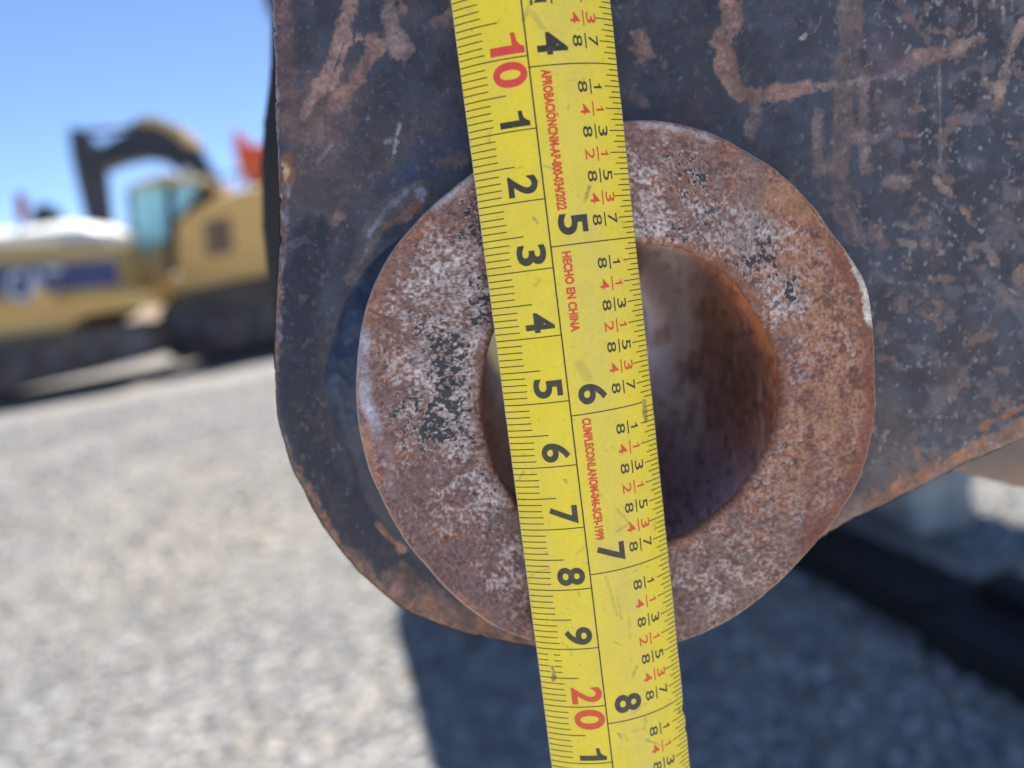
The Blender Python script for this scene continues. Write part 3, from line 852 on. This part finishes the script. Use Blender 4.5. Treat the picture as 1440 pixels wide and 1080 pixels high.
def paint_bore(px, py, dep):
    n1 = fbm(px / 30, py / 44, 2, 4); n2 = fbm(px / 8, py / 14, 4, 4); n3 = fbm(px / 4, py / 26, 1, 3)
    n4 = fbm(px / 14, py / 40, 5, 4)
    col = np.zeros(px.shape + (3,)); col[:] = lin((96, 58, 46))
    col = mixc(col, (72, 44, 40), ss(.45, .6, n1) * .7)
    G = lambda x, y, a, b: np.exp(-(((px - x) / a) ** 2 + ((py - y) / b) ** 2))
    pale = np.clip(1.1 * G(920, 410, 34, 50) + 1.3 * G(942, 490, 32, 90) + .55 * G(965, 580, 34, 60), 0, 1)  # pale patches at set spots on the wall
    col = mixc(col, (178, 172, 172), np.clip(pale * 1.4 * ss(.34, .56, .6 * n1 + .4 * n4 + .06), 0, 1))
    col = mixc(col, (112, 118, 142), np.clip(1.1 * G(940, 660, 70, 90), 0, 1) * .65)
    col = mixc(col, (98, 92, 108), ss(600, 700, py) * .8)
    topr = np.exp(-(((px - 1050) / 70) ** 2 + ((py - 440) / 90) ** 2))
    lipo = 1 - ss(.01, .10, dep + (n2 - .5) * .10)
    col = mixc(col, (156, 94, 56), lipo * (.12 + .5 * topr))
    col = mixc(col, (54, 36, 36), ss(.55, .70, n2) * .45)
    col = mixc(col, (150, 124, 112), ss(.62, .78, n3) * .28)
    return np.clip(col * 2.5, 0, .9), .5 + .25 * n2

M_plate = painted('worn_black_paint', (700, 3200), .22, .45, 0.00010, .45)
M_ring = painted('rusted_steel_face', (1500, 5200), .34, .8, 0.00016, .35)
M_bore = painted('mottled_bore_wall', (500, 2500), .22, .4, 0.0001, .5)
M_bead = painted('navy_paint_with_sheen', (160, 1800), .10, .25, 0.0002, .4)

def arm():
    t = thing('excavator_linkage', 'dark scratched steel arm end with rusted round boss behind the yellow tape', 'machine arm', (float(RC[0]), YR, float(RC[1])))
    # ---------------- side plate : one dense sheet following the outline, with thickness
    outl = [(372, -260), (376, -60), (378, 0), (381, 60), (383, 100), (386, 180), (387, 240), (388, 330), (386, 400), (382, 450), (382, 520), (388, 590), (402, 650), (425, 700), (455, 750), (490, 795), (520, 826), (560, 857), (600, 877), (650, 895), (700, 907), (750, 914), (850, 918), (940, 900), (1000, 868), (1080, 812), (1145, 768), (1190, 742), (1250, 713), (1335, 670), (1440, 622), (1760, 478), (1760, -260)]
    # smooth + chip the outline
    pts = []
    for i in range(len(outl)):
        a = np.array(outl[i]); b = np.array(outl[(i + 1) % len(outl)])
        L = np.linalg.norm(b - a); k = max(1, int(L / 3))
        for j in range(k): pts.append(a + (b - a) * j / k)
    pts = np.array(pts, float)
    kk = np.exp(-0.5 * (np.arange(-8, 9) / 4.) ** 2); kk /= kk.sum()
    far = (pts[:, 0] > 1600) | (pts[:, 1] < -200)
    sm = np.stack([np.convolve(np.concatenate([pts[-8:, i], pts[:, i], pts[:8, i]]), kk, 'valid') for i in (0, 1)], 1)
    pts = np.where(far[:, None], pts, sm)
    e = np.roll(pts, -1, 0) - np.roll(pts, 1, 0); e /= np.linalg.norm(e, axis=1)[:, None] + 1e-9
    nrm = np.stack([e[:, 1], -e[:, 0]], 1)
    s = np.arange(len(pts)) * 3.0
    chip = (fbm(s / 60, s * 0, 3, 3) - .5) * 6 + (fbm(s / 9, s * 0 + 9, 1, 2) - .5) * 1.6 - 3 * ss(.78, .9, vn(s / 14, s * 0 + 3, 5))
    chip *= np.where(pts[:, 1] > 140, 1, .6) * np.where((pts[:, 0] > 1150) & (pts[:, 1] > 400), .5, 1)
    # sign: chip negative = bite inward
    cen = np.array([900., 500.]); sg = np.sign(((pts - cen) * nrm).sum(1))
    pts = pts + nrm * (chip * sg * (~far))[:, None]
    P3 = at(pts[:, 0], pts[:, 1], YP)
    OXZ = P3[:, [0, 2]]
    step = 0.000205
    x0, z0 = OXZ.min(0) - step * 2; x1, z1 = OXZ.max(0) + step * 2
    # coarse steps outside the frame keep the sheet light
    gx = np.arange(x0, x1, step); gz = np.arange(z0, z1, step)
    X, Z = np.meshgrid(gx, gz)
    ins = inside(X, Z, OXZ)
    # chunked distance to outline only near the border
    st_ = 3
    D = np.full(X.shape, 1.0)
    from_b = np.zeros_like(ins)
    rad_c = 14
    b0 = ins.copy()
    edge = np.zeros_like(ins); edge[:-1] |= ins[:-1] != ins[1:]; edge[:, :-1] |= ins[:, :-1] != ins[:, 1:]
    near = edge.copy()
    for _ in range(rad_c * 2):
        nn = near.copy(); nn[1:] |= near[:-1]; nn[:-1] |= near[1:]; nn[:, 1:] |= near[:, :-1]; nn[:, :-1] |= near[:, 1:]; near = nn
    qx, qz = X[near], Z[near]
    bd = np.full(qx.shape, 1e9); bx = qx.copy(); bz = qz.copy()
    n = len(OXZ)
    for i in range(n):
        a = OXZ[i]; b = OXZ[(i + 1) % n]
        L = np.linalg.norm(b - a)
        mnx, mxx = min(a[0], b[0]) - .008, max(a[0], b[0]) + .008
        mnz, mxz = min(a[1], b[1]) - .008, max(a[1], b[1]) + .008
        k = np.nonzero((qx > mnx) & (qx < mxx) & (qz > mnz) & (qz < mxz))[0]
        if not len(k): continue
        d = b - a
        tt = np.clip(((qx[k] - a[0]) * d[0] + (qz[k] - a[1]) * d[1]) / (d @ d + 1e-18), 0, 1)
        cxx = a[0] + tt * d[0]; czz = a[1] + tt * d[1]
        ds = np.hypot(qx[k] - cxx, qz[k] - czz)
        g = ds < bd[k]
        kg = k[g]; bd[kg] = ds[g]; bx[kg] = cxx[g]; bz[kg] = czz[g]
    SD = np.full(X.shape, .05); SD[near] = bd
    NX = X.copy(); NZ = Z.copy(); NX[near] = bx; NZ[near] = bz
    cell_in = ins[:-1, :-1] | ins[1:, :-1] | ins[:-1, 1:] | ins[1:, 1:]
    # drop what the boss covers
    rc = np.hypot(X - RC[0], Z - RC[1]); core = rc < RO.min() * .86
    cell_core = core[:-1, :-1] & core[1:, :-1] & core[:-1, 1:] & core[1:, 1:]
    cell = cell_in & ~cell_core
    out_v = ~ins
    X2 = np.where(out_v, NX, X); Z2 = np.where(out_v, NZ, Z)
    sd_in = np.where(ins, SD, 0.0)
    idx = -np.ones(X.shape, int)
    used = np.zeros(X.shape, bool)
    used[:-1, :-1] |= cell; used[1:, :-1] |= cell; used[:-1, 1:] |= cell; used[1:, 1:] |= cell
    idx[used] = np.arange(used.sum())
    I, J = np.nonzero(cell)
    faces = np.stack([idx[I, J], idx[I, J + 1], idx[I + 1, J + 1], idx[I + 1, J]], 1)
    vx = X2[used]; vz = Z2[used]; sdv = sd_in[used]
    px, py = pix(np.stack([vx, np.full(vx.shape, YP), vz], 1))
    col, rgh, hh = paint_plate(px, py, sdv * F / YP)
    R_ = 0.0016 + 0.0006 * ss(200, 300, py)
    tq = np.clip(sdv / R_, 0, 1)
    drop = R_ * (1 - np.sqrt(np.clip(1 - (1 - tq) ** 2, 0, 1)))
    vy = YP + drop - hh
    V = np.stack([vx, vy, vz], 1)
    # skirt: the plate's thickness
    k0 = len(V)
    fr = OXZ
    TK = 0.014
    m_ = len(fr)
    ring1 = np.stack([fr[:, 0], np.full(m_, YP + 0.0015), fr[:, 1]], 1)
    ring2 = np.stack([fr[:, 0], np.full(m_, YP + TK), fr[:, 1]], 1)
    V = np.concatenate([V, ring1, ring2])
    a = np.arange(m_); b = (a + 1) % m_
    sk = np.stack([k0 + a, k0 + b, k0 + m_ + b, k0 + m_ + a], 1)
    faces = np.concatenate([faces, sk])
    ec = np.zeros((2 * m_, 3)); ec[:] = lin((118, 88, 78))
    col = np.concatenate([col, ec]); rgh = np.concatenate([rgh, np.full(2 * m_, .6)])
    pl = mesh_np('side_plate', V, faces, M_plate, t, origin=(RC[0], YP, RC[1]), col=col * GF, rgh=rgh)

    # ---------------- boss ring
    NR = 96
    rr = np.linspace(0, 1, NR)
    outer_j = 1 + (fbm(np.cos(TH) * 7 + 20, np.sin(TH) * 7 + 20, 2, 4) - .5) * .012
    ox = RC[0] + (OX - RC[0]) * outer_j; oz = RC[1] + (OZ - RC[1]) * outer_j
    hj = 1 + (fbm(np.cos(TH) * 6 + 50, np.sin(TH) * 6 + 50, 5, 4) - .5) * .022
    hx = HC[0] + (HX - HC[0]) * hj; hz = HC[1] + (HZ - HC[1]) * hj
    GX = hx[None] + (ox - hx)[None] * rr[:, None]; GZ = hz[None] + (oz - hz)[None] * rr[:, None]
    ppx, ppy = pix(np.stack([GX.ravel(), np.full(GX.size, YR), GZ.ravel()], 1))
    rrr = np.repeat(rr, NA)
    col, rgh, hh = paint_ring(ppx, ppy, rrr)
    wdt = np.hypot(ox - hx, oz - hz)[None] * np.ones((NR, 1))
    dout = (1 - rr)[:, None] * wdt; din = rr[:, None] * wdt
    Ro, Ri = 0.0008, 0.0011
    t1 = np.clip(dout / Ro, 0, 1); t2 = np.clip(din / Ri, 0, 1)
    drop = Ro * (1 - np.sqrt(1 - (1 - t1) ** 2)) + Ri * (1 - np.sqrt(np.clip(1 - (1 - t2) ** 2, 0, 1)))
    GY = YR + drop - hh.reshape(NR, NA)
    rows = [np.stack([GX[i], GY[i], GZ[i]], 1) for i in range(NR)]
    cols = [col.reshape(NR, NA, 3)[i] for i in range(NR)]; rgs = [rgh.reshape(NR, NA)[i] for i in range(NR)]
    for dy in (0.004, 0.009, 0.018):
        rows.append(np.stack([ox, YR + dy + 0 * ox, oz], 1)); cols.append(np.tile(lin((110, 84, 76)), (NA, 1))); rgs.append(np.full(NA, .7))
    V = np.concatenate(rows); C = np.concatenate(cols); G = np.concatenate(rgs)
    nr = len(rows)
    i, j = np.meshgrid(np.arange(nr - 1), np.arange(NA), indexing='ij'); j2 = (j + 1) % NA
    Fc = np.stack([i * NA + j, (i + 1) * NA + j, (i + 1) * NA + j2, i * NA + j2], -1).reshape(-1, 4)
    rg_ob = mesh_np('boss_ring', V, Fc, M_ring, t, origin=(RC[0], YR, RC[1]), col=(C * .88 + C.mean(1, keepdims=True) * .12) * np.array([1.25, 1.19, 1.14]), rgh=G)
    rg_ob['label'] = 'rusted flat round face of the boss with flaking paint'
    # ---------------- bore wall
    nb = 110
    dep = np.linspace(0, 1, nb) ** 1.3
    rows = []
    for k in range(nb):
        y = YR + 0.0011 + dep[k] * BORE
        rows.append(np.stack([hx + 0 * y, np.full(NA, y), hz], 1)[::2])
    V = np.concatenate(rows); na = NA // 2
    ppx, ppy = pix(V)
    C, G = paint_bore(ppx, ppy, np.repeat(dep, na))
    # the joint with the ring: last row of ring is at drop Ri
    i, j = np.meshgrid(np.arange(nb - 1), np.arange(na), indexing='ij'); j2 = (j + 1) % na
    Fc = np.stack([i * na + j, i * na + j2, (i + 1) * na + j2, (i + 1) * na + j], -1).reshape(-1, 4)
    mesh_np('bore', V, Fc, M_bore, t, origin=(HC[0], YR, HC[1]), col=C * GF, rgh=G)
    # ---------------- weld bead: thick painted fillet round the left of the boss
    ths = np.linspace(rad(118), rad(250), 420); ns = 44
    ro = np.interp(np.mod(ths + np.pi, 2 * np.pi) - np.pi, TH, RO, period=2 * np.pi)
    prof = np.linspace(0, 1, ns)
    q_ = (ths - ths[0]) / (ths[-1] - ths[0])
    taper = ss(0, .42, q_) * (1 - .55 * ss(.62, .85, q_)) * ss(0, .12, 1 - q_)
    W = (0.0006 + 0.0072 * taper) * (1 + .14 * (fbm(ths * 5, ths * 0, 2, 3) - .5) * 2)
    Rg = (ro - 0.0006)[None] + W[None] * prof[:, None]
    hgt = 0.0052 * taper + .0001
    bul = .66 * (1 - prof) ** 1.8 + .34 * (1 - ss(.5, 1, prof))
    YY = YP - hgt[None] * bul[:, None] + 0.0002
    bx = RC[0] + Rg * np.cos(ths)[None]; bz = RC[1] + Rg * np.sin(ths)[None]
    nzb = fbm(bx * 220, bz * 220, 4, 3) - .5
    YY = YY - nzb * 0.0011 * np.sin(prof * np.pi)[:, None]
    V = np.stack([bx, YY, bz], -1).reshape(-1, 3)
    ppx, ppy = pix(V)
    pf = np.repeat(prof, len(ths)); 
    c0, g0, _ = paint_plate(ppx, ppy, np.full(len(V), 60.))
    col = c0.copy()
    navy_sheen = np.zeros_like(col); navy_sheen[:] = lin((44, 54, 76)); navy_sheen = mixc(navy_sheen, (66, 78, 102), ss(.46, .64, fbm(ppx / 16, ppy / 44, 1, 4)) * .7); navy_sheen = mixc(navy_sheen, (54, 55, 70), ss(590, 680, ppy)); navy_sheen = mixc(navy_sheen, (32, 38, 58), ss(.5, .7, fbm(ppx / 26, ppy / 26, 2, 4)) * .5)  # paler blue patches paint sky sheen into the navy
    col = col + (navy_sheen - col) * (.85 * (1 - ss(.75, 1, pf)) * ss(300, 400, ppy))[:, None]
    col = strokes(ppx, ppy, col, [([(456, 580), (450, 600), (436, 612)], 5, (52, 72, 120), .8, 3), ([(452, 560), (456, 575)], 7, (112, 98, 84), .6, 4),
        ([(533, 740), (550, 758), (566, 772)], 9, (156, 118, 100), .85, 3), ([(470, 412), (466, 398)], 3, (150, 146, 140), .8, 1.5),
        ([(470, 630), (474, 638)], 7, (24, 26, 34), .9, 2), ([(476, 626), (478, 632)], 3, (170, 170, 178), .7, 1.5),
        ([(478, 700), (498, 722)], 2.5, (160, 140, 130), .7, 1.5)], wob=3)
    i, j = np.meshgrid(np.arange(ns - 1), np.arange(len(ths) - 1), indexing='ij'); w_ = len(ths)
    Fc = np.stack([i * w_ + j, (i + 1) * w_ + j, (i + 1) * w_ + j + 1, i * w_ + j + 1], -1).reshape(-1, 4)
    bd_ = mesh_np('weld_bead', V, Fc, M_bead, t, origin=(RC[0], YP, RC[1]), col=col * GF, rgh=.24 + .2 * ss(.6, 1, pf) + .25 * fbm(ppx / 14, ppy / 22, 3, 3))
    bd_['label'] = 'glossy navy painted fillet round the left of the boss, some sheen in its colour'
    # ---------------- body of the arm behind the plate
    YB = YP + BORE - 0.010
    bm = bmesh.new()
    oo = OXZ[::14]; hh_ = np.stack([hx, hz], 1)[::25]
    def loop(P, y):
        v = [bm.verts.new((p[0] - RC[0], y - YR, p[1] - RC[1])) for p in P]
        return v, [bm.edges.new((v[k], v[(k + 1) % len(v)])) for k in range(len(v))]
    sh = (oo - np.array([RC[0], RC[1]])) * .97 + np.array([RC[0], RC[1]])
    _, e1 = loop(sh, YB); _, e2 = loop(hh_ * 1.0, YB)
    bmesh.ops.triangle_fill(bm, use_beauty=True, edges=e1 + e2)
    r = bmesh.ops.extrude_face_region(bm, geom=bm.faces[:])
    for v in r['geom']:
        if isinstance(v, bmesh.types.BMVert): v.co.y += TK
    bmesh.ops.recalc_face_normals(bm, faces=bm.faces)
    me = bpy.data.meshes.new('far_side_plate'); bm.to_mesh(me); bm.free(); me.materials.append(M_darkst)
    ob = bpy.data.objects.new('far_side_plate', me); sc.collection.objects.link(ob); ob.parent = t
    # boss tube outer shell between the two plates
    n_ = 48; V = []; Fc = []
    for y in (YP + .002, YB):
        for k in range(n_):
            a_ = 2 * math.pi * k / n_; V.append((RC[0] + RO.min() * .9 * math.cos(a_), y, RC[1] + RO.min() * .9 * math.sin(a_)))
    for k in range(n_): Fc.append((k, (k + 1) % n_, n_ + (k + 1) % n_, n_ + k))
    mesh_np('boss_tube', np.array(V), Fc, M_darkst, t, origin=(RC[0], YP, RC[1]))
    # lower closing web, seen under the plate at the right
    prism('lower_web', [(1300, 650), (1342, 664), (1390, 676), (1440, 688), (1700, 748), (1700, 560), (1440, 560), (1320, 600)], YP + 0.030, 0.05, M_tan, t, 0.002)
    # dark link lying close behind the left edge
    prism('link_plate', [(384, -120), (378, 20), (377, 100), (368, 170), (364, 230), (366, 320), (374, 400), (388, 500), (520, 500), (520, -120)], YP + 0.075, 0.02, M_darkst, t, 0.002)
    return t
arm()

# ------------------------------------------------------------------ tape measure (lengths in cm along the scale)
def tape():
    p = dict(P0=np.array([1.07920314, .220133846, 11.6047068]), th=.129348833, ph=.142329188, ro=-.105628132, k=.502970834, sd=-.217659786, kl=.000543880)
    def c2w(v):        # camera cm (right, down, forward) -> world metres
        return CAM + (v[..., 0:1] * cx - v[..., 1:2] * cy + v[..., 2:3] * fw) * 0.01
    u = np.array([math.sin(p['th']) * math.cos(p['ph']), math.cos(p['th']) * math.cos(p['ph']), math.sin(p['ph'])])
    m0 = np.array([0, 0, -1.0]); m0 -= u * (m0 @ u); m0 /= np.linalg.norm(m0)
    w0 = np.cross(u, m0); w0 = -w0 if w0[0] < 0 else w0
    wv = w0 * math.cos(p['ro']) + m0 * math.sin(p['ro']); mv = m0 * math.cos(p['ro']) - w0 * math.sin(p['ro'])
    Rc = 1 / p['k']
    def P(T, S, off=0.0):
        T = np.asarray(T, float); S = np.asarray(S, float); dt = T - 15
        a = S / Rc
        return c2w(p['P0'] + dt[..., None] * u + wv * ((Rc + off) * np.sin(a))[..., None] - mv * (Rc - (Rc + off) * np.cos(a) + p['kl'] * dt * dt)[..., None])
    org = P(np.array(15.), np.array(0.))
    t = thing('tape_measure', 'yellow worn tape measure blade held upright across the rusted boss', 'tape measure', tuple(float(x) for x in org))
    # fraction across the visible width -> arc position
    sg = np.linspace(-1.25, 1.25, 200)
    qx, qy = pix(P(np.full(200, 12.7), sg)); fr = (qx - qx[0]) / (qx[-1] - qx[0])
    f2s = lambda f: np.interp(f, fr, sg)
    # blade
    T0, T1 = 7.2, 23.6
    ts = np.linspace(T0, T1, 900); s_ = np.linspace(-1.25, 1.25, 110)
    TT, SS = np.meshgrid(ts, s_, indexing='ij')
    ed = (fbm(ts * 1.5, ts * 0, 1, 3) - .5) * .02
    nick = -.05 * np.exp(-((ts - 20.55) / .10) ** 2) - .03 * np.exp(-((ts - 20.9) / .06) ** 2)
    SS = SS + np.where(SS > 1.15, (ed + nick)[:, None], 0) + np.where(SS < -1.15, -ed[:, None] * .5, 0)
    rip = (fbm(TT * 1.2, SS * 1.0 + 7, 2, 3) - .5) * .012
    V = P(TT.ravel(), SS.ravel(), rip.ravel())
    px, py = pix(V)
    f_ = (SS.ravel() + 1.25) / 2.5
    n1 = fbm(px / 60, py / 100, 3, 4); n2 = fbm(px / 6, py / 12, 1, 4)
    col = np.zeros((len(V), 3)); col[:] = (.87, .68, .035)
    dull_tone = np.array([.70, .575, .13])  # duller yellow, mixed in along a band and in random blotches
    band = np.exp(-((f_ - .62) / .16) ** 2) * .55 + .25 * ss(.45, .65, n1)
    col = col + (dull_tone - col) * (band * (.5 + .6 * n2)).clip(0, .8)[:, None]
    sm = []
    for (a, b, wd, o) in [((777, 938), (779, 955), 7, .75), ((906, 565), (908, 592), 6, .7), ((829, 262), (822, 284), 3, .6), ((750, 306), (756, 314), 3, .6),
                          ((815, 512), (826, 530), 14, .22), ((758, 395), (752, 402), 6, .3), ((745, 5), (735, 30), 5, .35), ((748, 16), (764, 40), 7, .25), ((790, 905), (800, 912), 3, .3),
                          ((870, 1032), (874, 1038), 4, .5), ((795, 675), (796, 678), 4, .5), ((868, 840), (874, 870), 2, .35), ((885, 860), (887, 930), 2, .3), ((852, 810), (868, 865), 2, .3),
                          ((866, 715), (890, 740), 2, .35), ((892, 1028), (905, 1024), 3, .3), ((735, 640), (737, 640), 3, .3)]:
        sm.append(([a, b], wd, (84, 80, 74), o, 1.6))
    for k in range(46):
        x = 660 + RNG.rand() * 290; y = RNG.rand() * 1080; L = 4 + RNG.rand() * 22; an = RNG.rand() * 6.28
        sm.append(([(x, y), (x + L * math.cos(an), y + L * math.sin(an))], 1.4 + RNG.rand() * 1.6, (120, 108, 64), .18 + .3 * RNG.rand(), 1.2))
    col = strokes(px, py, col, sm, wob=2, s=4)
    spk = vn(px / 3, py / 3, 5); col = mixc(col, (128, 112, 60), ss(.94, .99, spk) * .5)
    edm = np.minimum(f_, 1 - f_); col = mixc(col, (215, 205, 190), (1 - ss(0.0, .010, edm + (n2 - .5) * .010)) * .7)
    nt_, ns_ = len(ts), len(s_)
    i, j = np.meshgrid(np.arange(nt_ - 1), np.arange(ns_ - 1), indexing='ij')
    Fc = np.stack([i * ns_ + j, (i + 1) * ns_ + j, (i + 1) * ns_ + j + 1, i * ns_ + j + 1], -1).reshape(-1, 4)
    M_t = painted('yellow_tape_lacquer', (300, 1500), .05, .12, 0.00003, .45)
    bl = mesh_np('blade', V, Fc, M_t, t, origin=org, col=col, rgh=.36 + .25 * n2)
    sl = bl.modifiers.new('thickness', 'SOLIDIFY'); sl.thickness = 0.00016; sl.offset = -1
    # make sure the face looks to the camera
    me = bl.data
    if me.polygons[1000].normal.dot(Vector(fw)) > 0: me.flip_normals()

    def ink(name, c, k=1.0):
        mt, n, b = newmat(name)
        tc = N(n, 'ShaderNodeTexCoord'); ns = N(n, 'ShaderNodeTexNoise', Scale=900.0, Detail=4.0, Roughness=.7)
        n.links.new(tc.outputs['Object'], ns.inputs[0])
        cr = N(n, 'ShaderNodeValToRGB'); cr.color_ramp.elements[0].position = .35; cr.color_ramp.elements[0].color = lin4(c)
        cr.color_ramp.elements[1].position = .8; c2 = np.array(c) * .75 + np.array((190, 170, 80)) * .25; cr.color_ramp.elements[1].color = lin4(c2)
        n.links.new(ns.outputs[0], cr.inputs[0]); n.links.new(cr.outputs[0], b.inputs['Base Color']); b.inputs['Roughness'].default_value = .45
        return mt
    K = ink('black_print', (44, 42, 42)); RD = ink('red_print', (222, 66, 44)); RD2 = ink('faded_red_print', (226, 62, 62))
    OFF = 0.0022   # cm, print sits just proud of the lacquer

    def flat(name, polys, mat, parent=t):
        """polys: list of (t,s) quads, already short across"""
        V = []; Fc = []
        for q in polys:
            k0 = len(V)
            V += q; Fc.append(tuple(range(k0, k0 + len(q))))
        V = np.array(V)
        W = P(V[:, 0], V[:, 1], OFF + (fbm(V[:, 0] * 1.2, V[:, 1] * 1.0 + 7, 2, 3) - .5) * .012)
        ob = mesh_np(name, W, Fc, mat, parent, origin=org, smooth=False)
        return ob

    def line(t0, s0, s1, w):
        n = max(1, int(abs(s1 - s0) / .05)); r = []
        for k in range(n):
            a = s0 + (s1 - s0) * k / n; b = s0 + (s1 - s0) * (k + 1) / n
            r.append([(t0 - w / 2, a), (t0 + w / 2, a), (t0 + w / 2, b), (t0 - w / 2, b)])
        return r
    # scales
    left = -1.243; q = []
    for k in range(73, 235):
        tt = k / 10
        if k % 10 == 0: s1, w = p['sd'], .016
        elif k % 5 == 0: s1, w = f2s(.27), .016
        else: s1, w = f2s(.165 + .004 * math.sin(k * 2.1)), .015
        l0 = left + .006 * RNG.rand()
        if 190 < k < 193: q += line(tt, l0, f2s(.075), w) + line(tt, f2s(.115), s1, w)
        elif 193 <= k < 195: q += line(tt, l0, f2s(.08), w) + line(tt, f2s(.11), s1, w)
        else: q += line(tt, l0, s1, w)
    flat('centimetre_scale', q, K)
    q = []
    for k in range(int(2.9 * 32), int(9.2 * 32)):
        tt = k / 32 * 2.54
        fr_ = k % 32
        if fr_ == 0:
            a = f2s(.93) if k // 32 == 6 else 1.24
            q += line(tt, p['sd'], a, .017); continue
        if fr_ % 8 == 0: f0 = .895
        elif fr_ % 4 == 0: f0 = .905
        elif fr_ % 2 == 0: f0 = .925
        else: f0 = .945
        q += line(tt, f2s(f0), 1.243, .015)
    flat('inch_scale', q, K)
    q = []
    for k in range(int(T0 * 10) + 1, int(T1 * 10) - 1):
        q.append([(k / 10, p['sd'] - .011), (k / 10 + .1, p['sd'] - .011), (k / 10 + .1, p['sd'] + .011), (k / 10, p['sd'] + .011)])
    flat('divider_line', q, K)
    # glyphs
    ONE = [(.40, 0), (.60, 0), (.60, 1), (.45, 1), (.42, .90), (.32, .80), (.12, .76), (.12, .63), (.40, .65)]
    def glyph(name, s, ta, tb, ca, cb, mat, bold=.0, space=1.0):
        """ta..tb reading direction (down the tape), ca..cb fractions across (baseline .. top)"""
        if s == '1b':
            bm = bmesh.new(); vv = [bm.verts.new((x, y, 0)) for x, y in ONE]
            for q4 in ((0, 1, 2, 3), (0, 3, 4, 8), (4, 5, 8), (5, 6, 7, 8)): bm.faces.new([vv[k] for k in q4])
            rx = (.12, .60)
        else:
            me = text_mesh(s, bold, space); bm = bmesh.new(); bm.from_mesh(me); bpy.data.meshes.remove(me)
            rx = None
        xs = [v.co.x for v in bm.verts]; ys = [v.co.y for v in bm.verts]
        x0, x1 = min(xs), max(xs); y0, y1 = min(ys), max(ys)
        sa, sb = float(f2s(ca)), float(f2s(cb))
        for v in bm.verts:
            v.co = Vector((ta + (v.co.x - x0) / (x1 - x0) * (tb - ta), sa + (v.co.y - y0) / (y1 - y0) * (sb - sa), 0))
        n = int((sb - sa) / .05)
        for k in range(1, n + 1):
            c = sa + (sb - sa) * k / (n + 1)
            bmesh.ops.bisect_plane(bm, geom=bm.verts[:] + bm.edges[:] + bm.faces[:], plane_co=(0, c, 0), plane_no=(0, 1, 0))
        bm.verts.index_update(); bm.verts.ensure_lookup_table()
        A = np.array([v.co[:2] for v in bm.verts]); Fs = [[v.index for v in f.verts] for f in bm.faces]
        bm.free()
        W = P(A[:, 0], A[:, 1], OFF + (fbm(A[:, 0] * 1.2, A[:, 1] * 1.0 + 7, 2, 3) - .5) * .012)
        return mesh_np(name, W, Fs, mat, t, origin=org, smooth=False)
    for c in range(8, 24):
        lab = c
        if c in (10, 20):
            glyph('numeral', '1b' if c == 10 else '2', c - .34, c - .05, .205, .425, RD2 if c == 10 else RD, .028)
            glyph('numeral', '0', c + .05, c + .40, .205, .425, RD2 if c == 10 else RD, .028)
        elif c in (11, 21):
            glyph('numeral', '1b', c - .27, c - .05, .21, .405, K)
        elif c > 21 or c < 10:
            if T0 + .3 < c < T1 - .3: glyph('numeral', str(c % 10), c - .36, c - .07, .21, .405, K, .028)
        else:
            glyph('numeral', str(c % 10), c - .37, c - .07, .21, .405, K, .028)
    for c in (3, 4, 5, 6, 7, 8, 9):
        if T0 + .3 < c * 2.54 < T1 - .2:
            glyph('numeral', str(c), c * 2.54 - .45, c * 2.54 - .14, .505, .70, K, .028)
    for c in range(3, 9):
        for k in range(1, 8):
            tt = (c + k / 8) * 2.54
            if not (T0 + .25 < tt < T1 - .25): continue
            g = math.gcd(k, 8); nu, de = k // g, 8 // g
            mt = RD if de in (2, 4) else K
            glyph('fraction', str(de), tt - .075, tt + .085, .735, .795, mt, .006)
            flat('fraction_bar', line(tt + .005, 0, 0, 0) and [[(tt - .10, float(f2s(.812))), (tt + .11, float(f2s(.812))), (tt + .11, float(f2s(.820))), (tt - .10, float(f2s(.820)))]], mt)
            if nu == 1: glyph('fraction', '1b', tt - .035, tt + .035, .835, .885, mt)
            else: glyph('fraction', str(nu), tt - .07, tt + .08, .835, .893, mt, .006)
    I_ = 2.54
    glyph('red_lettering', 'APROBACIONCNM-AP-800-034/2022', 4.02 * I_, 4.80 * I_, .510, .576, RD, .048, 1.04)
    flat('accent', [[(4.255 * I_, float(f2s(.580))), (4.27 * I_, float(f2s(.580))), (4.285 * I_, float(f2s(.590))), (4.272 * I_, float(f2s(.592)))]], RD)
    glyph('red_lettering', 'HECHO EN CHINA', 5.035 * I_, 5.505 * I_, .506, .568, RD, .048, 1.04)
    glyph('red_lettering', 'CUMPLECONLANOM-046-SCFI-1999', 6.025 * I_, 6.79 * I_, .506, .572, RD, .048, 1.04)
    glyph('mark', 'M', 3.615 * I_, 3.665 * I_, .52, .60, K, .02)
    flat('mark_bar', [[(3.585 * I_, float(f2s(a))), (3.675 * I_, float(f2s(a))), (3.675 * I_, float(f2s(a + wd))), (3.585 * I_, float(f2s(a + wd)))] for a, wd in ((.495, .014), (.625, .010))], K)
tape()
